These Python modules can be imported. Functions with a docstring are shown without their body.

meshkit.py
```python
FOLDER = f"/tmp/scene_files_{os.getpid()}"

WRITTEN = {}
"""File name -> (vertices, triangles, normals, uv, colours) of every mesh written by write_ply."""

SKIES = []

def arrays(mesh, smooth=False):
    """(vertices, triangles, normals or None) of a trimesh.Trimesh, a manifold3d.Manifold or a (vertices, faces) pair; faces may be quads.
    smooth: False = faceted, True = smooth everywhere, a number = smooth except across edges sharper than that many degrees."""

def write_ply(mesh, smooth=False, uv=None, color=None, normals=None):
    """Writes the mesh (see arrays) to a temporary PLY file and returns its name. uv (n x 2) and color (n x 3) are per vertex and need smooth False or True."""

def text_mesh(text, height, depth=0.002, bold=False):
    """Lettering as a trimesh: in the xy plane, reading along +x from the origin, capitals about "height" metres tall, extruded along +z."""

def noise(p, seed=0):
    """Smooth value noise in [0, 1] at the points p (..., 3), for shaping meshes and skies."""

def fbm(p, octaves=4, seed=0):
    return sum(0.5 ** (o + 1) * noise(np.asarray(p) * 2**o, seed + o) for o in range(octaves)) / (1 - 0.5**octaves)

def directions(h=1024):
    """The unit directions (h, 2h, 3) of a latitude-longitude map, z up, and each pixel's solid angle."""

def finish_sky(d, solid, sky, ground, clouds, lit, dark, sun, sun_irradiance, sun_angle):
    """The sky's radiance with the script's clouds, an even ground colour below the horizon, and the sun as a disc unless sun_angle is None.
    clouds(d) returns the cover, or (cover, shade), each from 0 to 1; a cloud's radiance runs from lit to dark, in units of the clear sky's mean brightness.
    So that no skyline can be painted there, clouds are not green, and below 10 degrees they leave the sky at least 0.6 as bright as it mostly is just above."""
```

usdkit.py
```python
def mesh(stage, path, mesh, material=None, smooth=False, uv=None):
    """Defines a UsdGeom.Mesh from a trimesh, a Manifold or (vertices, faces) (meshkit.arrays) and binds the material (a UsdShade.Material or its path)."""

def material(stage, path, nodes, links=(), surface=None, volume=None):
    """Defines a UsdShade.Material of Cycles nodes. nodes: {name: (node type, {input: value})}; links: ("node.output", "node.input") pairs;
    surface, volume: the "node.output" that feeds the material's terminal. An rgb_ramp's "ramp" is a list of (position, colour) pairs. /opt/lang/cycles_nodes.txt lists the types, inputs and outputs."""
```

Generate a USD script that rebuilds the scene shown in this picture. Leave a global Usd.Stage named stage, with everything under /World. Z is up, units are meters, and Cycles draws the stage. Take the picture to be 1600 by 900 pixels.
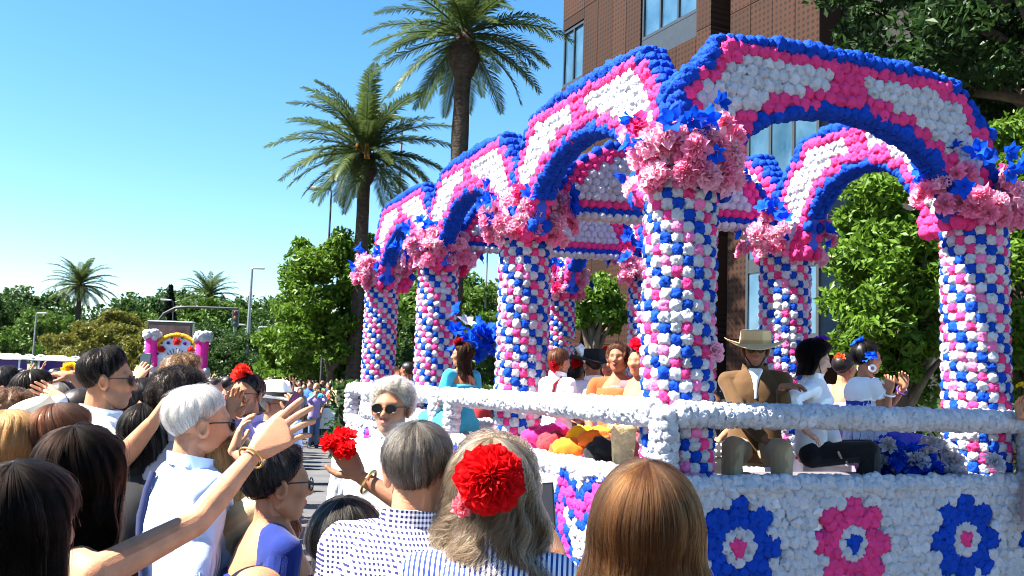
import math, random
import numpy as np, trimesh, manifold3d as m3, usdkit, meshkit
from pxr import Usd, UsdGeom, UsdLux, UsdShade, Sdf, Gf, Vt

stage = Usd.Stage.CreateInMemory()
UsdGeom.SetStageUpAxis(stage, 'Z'); UsdGeom.SetStageMetersPerUnit(stage, 1.0)
UsdGeom.Xform.Define(stage, '/World'); UsdGeom.Scope.Define(stage, '/World/Looks')
rng = np.random.default_rng(7); random.seed(7)
PI = math.pi

# ------------------------------------------------------------------ camera, exposure
EYE = np.array([0, 0, 1.8]); FOCAL_PX, PITCH, ROLL = 1500.0, math.atan(150 / 1500.0), 0.035
_F = np.array([0, math.cos(PITCH), math.sin(PITCH)]); _R0 = np.array([1.0, 0, 0]); _U0 = np.cross(_R0, _F)
RIGHT = math.cos(ROLL) * _R0 + math.sin(ROLL) * _U0; UP = -math.sin(ROLL) * _R0 + math.cos(ROLL) * _U0; FWD = _F
cam = UsdGeom.Camera.Define(stage, '/World/camera')
cam.CreateHorizontalApertureAttr(36.0); cam.CreateVerticalApertureAttr(20.25); cam.CreateFocalLengthAttr(FOCAL_PX / 1600 * 36)
cam.CreateClippingRangeAttr(Gf.Vec2f(0.05, 3000)); cam.CreateExposureAttr(2.4)
cam.AddTransformOp().Set(Gf.Matrix4d(*[float(x) for x in (*RIGHT, 0, *UP, 0, *-FWD, 0, *EYE, 1)]))

# ------------------------------------------------------------------ sky and sun
SUN = np.array([-0.93, -0.16, 1.18]); SUN /= np.linalg.norm(SUN)
sky_rot, sky_el = math.atan2(SUN[0], SUN[1]), math.asin(SUN[2])
usdkit.material(stage, '/World/Looks/sky', {
    'tex': ('sky_texture', dict(sky_type='single_scattering', sun_disc=False, sun_elevation=sky_el, sun_rotation=sky_rot, altitude=100.0, air_density=1.0, aerosol_density=0.25, ozone_density=2.5)),
    'hs': ('hsv', dict(hue=0.494, saturation=1.28, value=1.0, fac=1.0)),
    'bg': ('background_shader', dict(strength=0.050))}, [('tex.color', 'hs.color'), ('hs.color', 'bg.color')], surface='bg.background')
dome = UsdLux.DomeLight.Define(stage, '/World/sky')
UsdShade.MaterialBindingAPI.Apply(dome.GetPrim()).Bind(UsdShade.Material.Get(stage, '/World/Looks/sky'))
dome.GetPrim().SetCustomDataByKey('kind', 'structure')
sun = UsdLux.DistantLight.Define(stage, '/World/sun')
sun.CreateIntensityAttr(1.25); sun.CreateAngleAttr(0.53); sun.CreateColorAttr(Gf.Vec3f(1.0, 0.94, 0.84)); sun.GetPrim().CreateAttribute('inputs:normalize', Sdf.ValueTypeNames.Bool).Set(True)
sun.AddRotateZOp().Set(math.degrees(math.atan2(SUN[0], -SUN[1]))); sun.AddRotateXOp().Set(90 - math.degrees(sky_el))

# ------------------------------------------------------------------ helpers
def at(px, py, depth):
    """The world point that lies DEPTH metres ahead of the viewpoint on the sight line of a photograph pixel (1600 wide)."""
    return EYE + depth * (FWD + RIGHT * (px - 800) / FOCAL_PX - UP * (py - 450) / FOCAL_PX)

used = {}
def numbered(path):
    k = used.get(path, 0); used[path] = k + 1
    return path if k == 0 else '%s_%03d' % (path, k)

def cd(prim, **kw):
    for k, v in kw.items():
        if v: prim.SetCustomDataByKey(k, v)

def thing(name, label, cat, loc=(0, 0, 0), rotz=0.0, group=None, scale=None, kind=None, roty=None):
    x = UsdGeom.Xform.Define(stage, numbered('/World/' + name))
    x.AddTranslateOp().Set(Gf.Vec3d(*map(float, loc)))
    if rotz: x.AddRotateZOp().Set(math.degrees(rotz))
    if roty: x.AddRotateYOp().Set(math.degrees(roty))
    if scale is not None: x.AddScaleOp().Set(Gf.Vec3f(*([float(scale)] * 3 if np.ndim(scale) == 0 else map(float, scale))))
    cd(x.GetPrim(), label=label, category=cat, group=group, kind=kind)
    return x.GetPrim()

def path_of(parent): return '/World' if parent is None else str(parent.GetPath())

def part(name, mesh, m, parent=None, smooth=40, tint=None, label=None, cat=None, group=None, kind=None):
    p = usdkit.mesh(stage, numbered(path_of(parent) + '/' + name), mesh, m, smooth=True if tint is not None and smooth else smooth)
    if tint is not None:
        UsdGeom.PrimvarsAPI(p).CreatePrimvar('tint', Sdf.ValueTypeNames.Color3fArray, 'vertex').Set(Vt.Vec3fArray.FromNumpy(np.asarray(tint, np.float32)))
    p.CreateDoubleSidedAttr(True)
    cd(p.GetPrim(), label=label, category=cat, group=group, kind=kind)
    return p.GetPrim()

def curves(name, strands, width, m, parent, kind='stuff', taper=True):
    """strands: array (n, k, 3)."""
    s = np.asarray(strands, np.float32); n, k = s.shape[:2]
    c = UsdGeom.BasisCurves.Define(stage, numbered(path_of(parent) + '/' + name))
    c.CreateTypeAttr('linear'); c.CreatePointsAttr(Vt.Vec3fArray.FromNumpy(s.reshape(-1, 3)))
    c.CreateCurveVertexCountsAttr(Vt.IntArray.FromNumpy(np.full(n, k, np.int32)))
    w = np.tile(np.linspace(1, 0.35, k) if taper else np.ones(k), n) * width
    c.CreateWidthsAttr(Vt.FloatArray.FromNumpy(w.astype(np.float32))); c.SetWidthsInterpolation('vertex')
    UsdShade.MaterialBindingAPI.Apply(c.GetPrim()).Bind(m)
    cd(c.GetPrim(), kind=kind)
    return c.GetPrim()

def cat_mesh(items):
    """Join (v, f) pairs."""
    vs, fs, n = [], [], 0
    for v, f in items:
        v, f = np.asarray(v, float), np.asarray(f, int)
        vs.append(v); fs.append(f + n); n += len(v)
    return np.vstack(vs), np.vstack(fs)

def vf(m):
    if hasattr(m, 'to_mesh'):
        q = m.to_mesh(); return np.array(q.vert_properties[:, :3], float), np.array(q.tri_verts, int)
    if isinstance(m, tuple): return m
    return np.array(m.vertices), np.array(m.faces)

def box(x0, x1, y0, y1, z0, z1, bev=0.0):
    if bev:
        c = m3.Manifold.batch_hull([m3.Manifold.cube((x1 - x0 - 2 * bev * a, y1 - y0 - 2 * bev * b, z1 - z0 - 2 * bev * c_), True) for a, b, c_ in ((0, 1, 1), (1, 0, 1), (1, 1, 0))])
    else:
        c = m3.Manifold.cube((x1 - x0, y1 - y0, z1 - z0), True)
    return vf(c.translate(((x0 + x1) / 2, (y0 + y1) / 2, (z0 + z1) / 2)))

def frames(pts):
    pts = np.asarray(pts, float); t = np.gradient(pts, axis=0); t /= np.linalg.norm(t, axis=1, keepdims=True) + 1e-12
    ref = np.array([0, 0, 1.0]) if abs(t[0][2]) < 0.9 else np.array([0, 1.0, 0]); A = []
    a = np.cross(ref, t[0]); a /= np.linalg.norm(a)
    for k in range(len(pts)):
        a = a - t[k] * (a @ t[k]); a /= np.linalg.norm(a) + 1e-12; A.append(a)
    A = np.array(A); return t, A, np.cross(t, A)

def tube(pts, r, n=10, closed_ends=True):
    """A tapered tube with flat ends along a polyline."""
    pts = np.asarray(pts, float); r = np.broadcast_to(r, (len(pts),)); t, a, b = frames(pts)
    g = np.arange(n) * 2 * PI / n
    v = pts[:, None] + r[:, None, None] * (np.cos(g)[None, :, None] * a[:, None] + np.sin(g)[None, :, None] * b[:, None])
    return grid_tube(v, closed_ends)

def grid_tube(v, ends=True):
    k, n = v.shape[:2]; i, j = np.meshgrid(np.arange(k - 1), np.arange(n), indexing='ij')
    p, q, s, u = i * n + j, i * n + (j + 1) % n, (i + 1) * n + (j + 1) % n, (i + 1) * n + j
    f = [np.stack([p, q, s], -1).reshape(-1, 3), np.stack([p, s, u], -1).reshape(-1, 3)]
    vv = v.reshape(-1, 3)
    if ends:
        vv = np.vstack([vv, v[0].mean(0), v[-1].mean(0)]); c0, c1 = k * n, k * n + 1; e = np.arange(n)
        f += [np.stack([np.full(n, c0), (e + 1) % n, e], -1), np.stack([np.full(n, c1), (k - 1) * n + e, (k - 1) * n + (e + 1) % n], -1)]
    return vv, np.vstack(f)

def solid(m):
    v, f = m
    r = m3.Manifold(m3.Mesh(np.asarray(v, np.float32), np.asarray(f, np.uint32)))
    return r if r.volume() >= 0 else m3.Manifold(m3.Mesh(np.asarray(v, np.float32), np.asarray(f, np.uint32)[:, ::-1]))

def fbm(p, octaves=3, seed=0):
    out, a, s = 0, 0.5, 1.0
    for k in range(octaves):
        out = out + a * (meshkit.noise(np.asarray(p) * s, seed + k) - 0.5); a *= 0.5; s *= 2.03
    return out

def rot_to(n, spin):
    """Rotation matrices (N,3,3) taking z to n with a spin about it."""
    n = n / (np.linalg.norm(n, axis=1, keepdims=True) + 1e-12)
    ref = np.where(np.abs(n[:, 2:]) < 0.9, [[0, 0, 1.0]], [[1.0, 0, 0]])
    a = np.cross(ref, n); a /= np.linalg.norm(a, axis=1, keepdims=True); b = np.cross(n, a)
    c, s = np.cos(spin)[:, None], np.sin(spin)[:, None]
    return np.stack([a * c + b * s, -a * s + b * c, n], -1)

def scatter(pos, nrm, size, protos, R, col=None, squash=1.0):
    """Copies of the protos at pos, joined: (v, f), tint."""
    pos, nrm = np.asarray(pos, float), np.asarray(nrm, float); N = len(pos); size = np.broadcast_to(size, (N,))
    M_ = rot_to(nrm, R.random(N) * 2 * PI); which = R.integers(0, len(protos), N); vs, fs, ts, n = [], [], [], 0
    for k, (pv, pf) in enumerate(protos):
        idx = np.nonzero(which == k)[0]
        if not len(idx): continue
        v = np.einsum('nij,vj->nvi', M_[idx], pv * [1, 1, squash]) * size[idx][:, None, None] + pos[idx][:, None]
        vs.append(v.reshape(-1, 3)); fs.append((pf[None] + (np.arange(len(idx)) * len(pv))[:, None, None]).reshape(-1, 3) + n); n += len(idx) * len(pv)
        if col is not None: ts.append(np.repeat(np.asarray(col)[idx], len(pv), 0))
    m = (np.vstack(vs), np.vstack(fs))
    return m if col is None else (m, np.vstack(ts))

# ------------------------------------------------------------------ materials
made = {}
def M(name, color=None, rough=0.6, var=0.12, scale=6.0, bump=0.0, bscale=40.0, spec=0.3, thin=0.0, metal=0.0, sheen=0.0, tint=False, coat=0.0, detail=3.0, stretch=None, world=False):
    """A principled surface whose colour wanders a little; tint=True takes the colour from the mesh's own dye (primvar tint)."""
    if name in made: return made[name]
    N = {'co': ('geometry', {}) if world else ('texture_coordinate', {}), 'map': ('mapping', dict(scale=stretch or (1, 1, 1))), 'no': ('noise_texture', dict(scale=scale, detail=detail, roughness=0.55)),
         'mr': ('map_range', dict(from_min=0.25, from_max=0.75, to_min=1 - var, to_max=1 + var)), 'mul': ('vector_math', dict(math_type='scale')),
         'p': ('principled_bsdf', dict(roughness=rough, specular_ior_level=spec, metallic=metal, sheen_weight=sheen, coat_weight=coat))}
    L = [('co.position' if world else 'co.object', 'map.vector'), ('map.vector', 'no.vector'), ('no.fac', 'mr.value'), ('mr.result', 'mul.scale'), ('mul.vector', 'p.base_color')]
    if tint: N['at'] = ('attribute', dict(attribute='tint')); L.append(('at.color', 'mul.vector1'))
    else: N['mul'][1]['vector1'] = color
    if bump:
        N['bn'] = ('noise_texture', dict(scale=bscale, detail=3.0, roughness=0.6)); N['bu'] = ('bump', dict(strength=1.0, distance=bump))
        L += [('map.vector', 'bn.vector'), ('bn.fac', 'bu.height'), ('bu.normal', 'p.normal')]
    out = 'p.BSDF'
    if thin:
        N['tr'] = ('translucent_bsdf', {}); N['mx'] = ('mix_closure', dict(fac=thin)); L += [('mul.vector', 'tr.color'), ('p.BSDF', 'mx.closure1'), ('tr.BSDF', 'mx.closure2')]; out = 'mx.closure'
    made[name] = usdkit.material(stage, '/World/Looks/' + name, N, L, surface=out)
    return made[name]

TISSUE = M('tissue_paper', rough=0.75, var=0.10, scale=25, tint=True, thin=0.22, spec=0.15, bump=0.014, bscale=60)
PETAL = M('petal_cloth', rough=0.7, var=0.08, scale=14, tint=True, thin=0.45, spec=0.1)
ASPHALT = M('asphalt', (0.075, 0.075, 0.08), rough=0.85, var=0.3, scale=1.3, bump=0.004, bscale=180, world=True, detail=6)
PAVE = M('pavement_stone', (0.30, 0.27, 0.23), rough=0.85, var=0.2, scale=2, bump=0.003, bscale=60, world=True)
WOOD = M('bare_board', (0.35, 0.24, 0.14), rough=0.7, var=0.2, scale=4, stretch=(1, 8, 1))
WHITE, PINK, BLUE, ROSE = np.array([0.58, 0.59, 0.65]), np.array([0.82, 0.055, 0.25]), np.array([0.004, 0.062, 0.50]), np.array([0.90, 0.29, 0.48])
LIGHTPINK = np.array([0.93, 0.50, 0.65])
# ================================================================== ground
def sheet(x0, x1, y0, y1, z, nx=2, ny=2):
    X, Y = np.meshgrid(np.linspace(x0, x1, nx), np.linspace(y0, y1, ny), indexing='ij'); v = np.stack([X, Y, np.full_like(X, z)], -1).reshape(-1, 3)
    i, j = np.meshgrid(np.arange(nx - 1), np.arange(ny - 1), indexing='ij'); a = i * ny + j
    return v, np.vstack([np.stack([a, a + ny, a + ny + 1], -1).reshape(-1, 3), np.stack([a, a + ny + 1, a + 1], -1).reshape(-1, 3)])
GROUND = M('park_ground', (0.16, 0.14, 0.09), rough=0.95, var=0.3, scale=0.4, world=True, detail=6)
part('ground', sheet(-900, 900, -300, 1500, -0.012), GROUND, kind='structure')
part('road', sheet(-60, 30, -60, 400, 0.0), ASPHALT, kind='structure')

# ================================================================== the parade float
HEAD = 0.38; FX, FY = 1.087, 6.211; BAY, WID, DECK, TOPZ = 2.627, 2.5, 1.235, 4.11
TD = [0.0, 2.15, 4.75, 7.3]; TC = [0, BAY, 2 * BAY, 3 * BAY]
flt = thing('parade_float', 'large flower float of pink, white and blue paper with columns and arches, riders aboard', 'parade float', (FX, FY, 0), HEAD)
def to_world(x, y, z):
    c, s = math.cos(HEAD), math.sin(HEAD); return np.array([FX + c * x - s * y, FY + s * x + c * y, z])
def to_float(p):
    c, s = math.cos(HEAD), math.sin(HEAD); dx, dy = p[0] - FX, p[1] - FY; return np.array([c * dx + s * dy, -s * dx + c * dy, p[2]])

def puff_proto(sub, seed, amp):
    m = trimesh.creation.icosphere(sub, 1.0); v = np.array(m.vertices)
    q = v * 2.1 + seed * 7.3
    crease = np.abs(fbm(q, 3, seed)) * 2.0 + 0.5 * np.abs(fbm(v * [5, 5, 2.2] + seed, 2, seed + 9))
    r = 1.0 + amp * (0.5 - crease * 1.6)
    return v * r[:, None], np.array(m.faces)
FINE = [puff_proto(2, s, 0.68) for s in range(6)]; COARSE = [puff_proto(1, s + 20, 0.5) for s in range(5)]
PR = np.random.default_rng(11)
def dye(c, n, j=0.07): return np.asarray(c) * (1 + PR.normal(0, j, (n, 1)))

def puffs(name, pos, nrm, size, col, parent, fine=False, squash=0.85, single=False):
    col = np.clip(np.asarray(col) * (1 + PR.normal(0, 0.06, (len(pos), 1))), 0, 0.9)
    if single:
        for k in range(len(pos)):
            m, t = scatter(pos[k:k + 1], nrm[k:k + 1], np.broadcast_to(size, (len(pos),))[k:k + 1], FINE, PR, col[k:k + 1], squash)
            part('paper_puff', m, TISSUE, parent, True, t)
        return
    m, t = scatter(pos, nrm, size, FINE if fine else COARSE, PR, col, squash)
    part(name, m, TISSUE, parent, True, t, kind='stuff')

# --- columns
COLR = 0.205
def column(x, y, fine, single):
    c = part('column', tube([(x, y, 0.92), (x, y, 2.2), (x, y, 3.30)], COLR - 0.03, 20), M('white_core', (0.7, 0.7, 0.72), 0.8), flt, 40)
    rows, around = 29, 20; P, Nn, C = [], [], []
    for r in range(rows):
        for i in range(around):
            a = 2 * PI * i / around + PR.normal(0, 0.015)
            n = np.array([math.cos(a), math.sin(a), 0])
            P.append([x + COLR * n[0], y + COLR * n[1], DECK + 0.02 + r * 0.0715 + PR.normal(0, 0.004)]); Nn.append(n)
            C.append((WHITE, BLUE, WHITE, PINK if PR.random() > 0.3 else PINK * [1.05, 3.6, 1.9])[(i + r) % 4] if PR.random() > 0.02 else WHITE)
    P, Nn, C = map(np.array, (P, Nn, C)); size = 0.0405 * PR.uniform(0.9, 1.12, len(P))
    if single:
        view = np.array([-x - FX, -y - FY]) ; w = to_world(x, y, 0)[:2]; c_, s_ = math.cos(HEAD), math.sin(HEAD)
        d = -np.array([c_ * w[0] + s_ * w[1], -s_ * w[0] + c_ * w[1]]); d /= np.linalg.norm(d)
        front = np.nonzero((Nn[:, :2] @ d > 0.35) & (P[:, 2] > 1.9))[0][:single]
        puffs('', P[front], Nn[front], size[front], C[front], c, single=True)
        keep = np.setdiff1d(np.arange(len(P)), front); P, Nn, C, size = P[keep], Nn[keep], C[keep], size[keep]
    puffs('paper_puffs', P, Nn, size, C, c, fine)
    return c
COLS = {}
for j in range(4):
    COLS['C', j] = column(0, TC[j], j < 2, 120 if j == 0 else 0)
    COLS['D', j] = column(WID + (0.07 if j == 0 else 0), TD[j], j < 2, 0)

# --- arch panels: origin at one column, direction e along the span, u up, n outward
def arch_profile(L, ext, cut):
    """Signed distances in the panel's plane: (outer, inner) for points (s, z)."""
    ch = 0.34; hump = lambda s: 0.07 * (1 - ((s - L / 2) / (L / 2)) ** 2)
    def outer(s, z): return np.minimum.reduce([s + ext, L + ext - s, TOPZ + hump(s) - z, (s + ext + TOPZ - z - ch) / 1.414, (L + ext - s + TOPZ - z - ch) / 1.414, z - 3.05])
    def inner(s, z):
        a, b = L / 2 - cut, 0.56; q = np.sqrt(((s - L / 2) / a) ** 2 + (np.maximum(z - 3.22, 0) / b) ** 2); return (q - 1) * np.minimum(a, b) * np.where(q > 1, 1.15, 1)
    return outer, inner
HALF = 0.065
def panel(o, e, n, L, fine_front, fine_back, ext=0.0, cut=0.40, name='arch_panel'):
    o, e, n = np.array([*o, 0.0]), np.array([*e, 0.0]), np.array([*n, 0.0]); outer, inner = arch_profile(L, ext, cut); sp = 0.086
    S, Z = [], []
    for r, z in enumerate(np.arange(3.1, TOPZ + 0.09, sp * 0.88)):
        s = np.arange(-0.2, L + 0.2, sp) + (r % 2) * sp / 2; S.append(s); Z.append(np.full_like(s, z))
    S, Z = np.concatenate(S), np.concatenate(Z); S = S + PR.normal(0, 0.006, len(S)); Z = Z + PR.normal(0, 0.006, len(Z))
    do, di = outer(S, Z), inner(S, Z); ok = (do > 0.005) & (di > 0.0); S, Z, do, di = S[ok], Z[ok], do[ok], di[ok]
    C = np.where((((np.minimum(S + ext, L + ext - S) < 0.07) | (TOPZ + 0.07 * (1 - ((S - L / 2) / (L / 2)) ** 2) - Z < 0.055) | (do < 0.04)))[:, None], BLUE, np.where((di < 0.02)[:, None], BLUE, np.where(((do < 0.135) | (np.minimum(S + ext, L + ext - S) < 0.15) | (di < 0.11 + 0.07 * np.exp(-((S - L / 2) / 0.42) ** 2)) | (np.abs(S - L / 2) < 0.13))[:, None], PINK, WHITE)))
    rail = []
    # core board
    import shapely.geometry as sg
    th = np.linspace(0, PI, 26); arc = [(L / 2 - (L / 2 - cut) * math.cos(t), 3.22 + 0.56 * math.sin(t)) for t in th]
    poly = sg.Polygon([(0.01 - ext, 3.1), (0.01 - ext, TOPZ - 0.36), (0.34 - ext, TOPZ - 0.02), (L / 2, TOPZ + 0.03), (L - 0.34 + ext, TOPZ - 0.02), (L - 0.01 + ext, TOPZ - 0.36), (L - 0.01 + ext, 3.1)] + [(L - cut, 3.1)] + arc[::-1] + [(cut, 3.1)])
    b = trimesh.creation.extrude_polygon(poly.buffer(0), 2 * HALF - 0.03, engine='earcut'); bv = np.array(b.vertices)
    core = part(name, (o + bv[:, :1] * e + bv[:, 1:2] * [0, 0, 1] + (bv[:, 2:] - HALF + 0.015) * n, np.array(b.faces)), M('blue_board', (0.02, 0.06, 0.4), 0.8), flt, 30)
    for sgn, fine in ((1, fine_front), (-1, fine_back)):
        big = np.where(do < 0.085, 1.12, 1.0) * PR.uniform(0.9, 1.12, len(S)) * 0.050
        P = o + S[:, None] * e + Z[:, None] * np.array([0, 0, 1.0]) + n * sgn * HALF
        puffs('paper_puffs', P, np.tile(n * sgn, (len(P), 1)), big, C, core, fine)
    # rim: blue puffs along the outside edge and under the arch
    pts = []
    for A, B in (((0.03 - ext, 3.2), (0.03 - ext, TOPZ - 0.33)), ((0.03 - ext, TOPZ - 0.33), (0.33 - ext, TOPZ)), ((0.33 - ext, TOPZ), (L - 0.33 + ext, TOPZ)), ((L - 0.33 + ext, TOPZ), (L - 0.03 + ext, TOPZ - 0.33)), ((L - 0.03 + ext, TOPZ - 0.33), (L - 0.03 + ext, 3.2))):
        A, B = np.array(A), np.array(B); k = int(np.linalg.norm(B - A) / 0.075); d = (B - A) / np.linalg.norm(B - A)
        for q in range(k): c2 = A + (B - A) * q / k; pts.append((c2[0], c2[1] + (0.07 * (1 - ((c2[0] - L / 2) / (L / 2)) ** 2) if c2[1] > TOPZ - 0.3 else 0), -d[1], d[0]))
    for t in np.linspace(0.13 * PI, 0.87 * PI, int(L / 0.066)): pts.append((L / 2 - (L / 2 - cut - 0.01) * math.cos(t), 3.22 + 0.55 * math.sin(t), 0.0, -1.0))
    P, Nn, Z_ = [], [], []
    for s, z, ns, nz in pts:
        for w in (-0.06, 0, 0.06):
            P.append(o + s * e + np.array([0, 0, z]) + n * (w + PR.normal(0, 0.006))); Nn.append(ns * e + nz * np.array([0, 0, 1.0]) + n * w * 6)
    puffs('edge_puffs', np.array(P), np.array(Nn), 0.040 * PR.uniform(0.85, 1.2, len(P)), np.tile(BLUE, (len(P), 1)), core, fine_front)
for j in range(3):
    panel((-0.04, TC[j]), (0, 1), (-1, 0), BAY, j < 2, False)
    panel((WID, TD[j]), (0, 1), (1, 0), TD[j + 1] - TD[j], False, j < 1)
panel((0, -0.06), (1, 0), (0, -1), WID, True, False, 0.12, 0.26)
dv = np.array([WID, TD[3] - TC[3]]); panel((0, TC[3]), dv / np.linalg.norm(dv), (0, 1), float(np.linalg.norm(dv)), False, False)

# --- cross panels: half-moons between opposite columns
def lunette(j):
    A, B = np.array([0, TC[j]]), np.array([WID, TD[j]]); d = B - A; L = float(np.linalg.norm(d)); e = np.array([*(d / L), 0]); n = np.array([e[1], -e[0], 0]); o = np.array([*A, 0.0])
    a, b, zb = L / 2 - 0.16, 0.76, 3.37; S, Z = [], []
    for r, z in enumerate(np.arange(zb + 0.03, zb + b, 0.07)):
        s = np.arange(0, L, 0.078) + (r % 2) * 0.039; S.append(s); Z.append(np.full_like(s, z))
    S, Z = np.concatenate(S), np.concatenate(Z); q = np.sqrt(((S - L / 2) / a) ** 2 + ((Z - zb) / b) ** 2); ok = q < 1; S, Z, q = S[ok], Z[ok], q[ok]
    edge = np.minimum((1 - q) * 0.8, Z - zb); C = np.where((edge < 0.05)[:, None], BLUE, np.where((edge < 0.14)[:, None], PINK, WHITE))
    th = np.linspace(0, PI, 24); ring = np.array([[L / 2 + a * math.cos(t), zb + b * math.sin(t)] for t in th])
    import shapely.geometry as sg
    bd = trimesh.creation.extrude_polygon(sg.Polygon(ring), 0.14, engine='earcut'); bv = np.array(bd.vertices)
    core = part('half_moon_panel', (o + bv[:, :1] * e + bv[:, 1:2] * [0, 0, 1] + (bv[:, 2:] - 0.07) * n, np.array(bd.faces)), M('white_core'), flt, 30)
    for sg_ in (1, -1):
        P = o + S[:, None] * e + Z[:, None] * np.array([0, 0, 1.0]) + n * sg_ * 0.075
        puffs('paper_puffs', P, np.tile(n * sg_, (len(P), 1)), 0.045 * PR.uniform(0.9, 1.1, len(P)), C, core, False)
    P = np.array([o + s * e + np.array([0, 0, zb - 0.01]) + n * w for s in np.arange(L / 2 - a, L / 2 + a, 0.075) for w in (-0.06, 0.02, 0.08)])
    puffs('edge_puffs', P, np.tile([0, 0, -1.0], (len(P), 1)), 0.042, np.tile(WHITE, (len(P), 1)), core, False)
for j in (1, 2): lunette(j)

# --- deck, skirt and rails
X0, X1, Y0, Y1 = -0.30, WID + 0.30, -0.30, TC[3] + 0.35
part('deck', box(X0 + 0.05, X1 - 0.05, Y0 + 0.05, Y1 - 0.05, 0.84, 0.92), M('deck_cloth', (0.12, 0.11, 0.12), 0.9), flt)
part('trailer_chassis', cat_mesh([box(0.5, 2.0, 0.3, 7.6, 0.75, 1.0), *[vf(trimesh.creation.cylinder(0.38, 0.22, 24, transform=trimesh.transformations.translation_matrix((x, y, 0.38)) @ trimesh.transformations.rotation_matrix(PI / 2, (0, 1, 0)))) for x in (0.4, 2.1) for y in (2.2, 5.6)]]), M('black_rubber', (0.02, 0.02, 0.02), 0.8), flt)
def skirt(name, o, e, n, L, motifs, fine, single, label=None, su=0.088, sv=0.073, ps=0.054):
    o, e, n = np.array(o, float), np.array([*e, 0.0]), np.array([*n, 0.0]); z0, z1 = 0.22, DECK
    c = o + e * L / 2; R3 = np.stack([e, n, [0, 0, 1]], 1)
    bv, bf = box(0, L, -0.06, 0, z0, z1 - 0.02)
    core = part(name, (o + bv @ R3.T, bf if np.linalg.det(R3) > 0 else bf[:, ::-1]), M('white_core'), flt, 30, label=label)
    U, V = [], []
    for r, z in enumerate(np.arange(z0 + 0.04, z1 + 0.02, sv)):
        u = np.arange(0.02, L, su) + (r % 2) * su / 2; U.append(u); V.append(np.full_like(u, z))
    U, V = np.concatenate(U), np.concatenate(V); U = U + PR.normal(0, 0.008, len(U)); V = V + PR.normal(0, 0.006, len(V))
    C = np.tile(WHITE, (len(U), 1))
    for fn in motifs: C = fn(U, V, C)
    for fn in motifs:
        if not hasattr(fn, 'spots'): continue
        g = fn.spots; keep = np.ones(len(U), bool)
        for gu, gv, gc in g: keep &= np.hypot(U - gu, V - gv) > 0.050
        g = [q for q in g if q[0] < L - 0.02]; U, V, C = np.concatenate([U[keep], [q[0] for q in g]]), np.concatenate([V[keep], [q[1] for q in g]]), np.vstack([C[keep], np.array([q[2] for q in g]).reshape(-1, 3)])
    P = o + U[:, None] * e + V[:, None] * np.array([0, 0, 1.0]) + n * 0.012; size = ps * PR.uniform(0.9, 1.12, len(U)); Nn = np.tile(n, (len(P), 1))
    if single:
        top = np.argsort(-V)[:single]; puffs('', P[top], Nn[top], size[top], C[top], core, single=True, squash=0.7)
        k = np.setdiff1d(np.arange(len(P)), top); P, Nn, size, C = P[k], Nn[k], size[k], C[k]
    puffs('paper_puffs', P, Nn, size, C, core, fine, 0.7)
    # fluffy top edge
    Q = np.array([o + u * e + n * w + np.array([0, 0, z1 + h]) for u in np.arange(0, L, 0.07) for w, h in ((0.0, -0.02), (-0.07, -0.005), (-0.15, -0.01))]) + PR.normal(0, 0.008, (len(np.arange(0, L, 0.07)) * 3, 3))
    puffs('edge_puffs', Q, np.tile([0, 0, 1.0], (len(Q), 1)), 0.052 * PR.uniform(0.85, 1.15, len(Q)), np.tile(WHITE, (len(Q), 1)), core, fine, 0.8)
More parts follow.
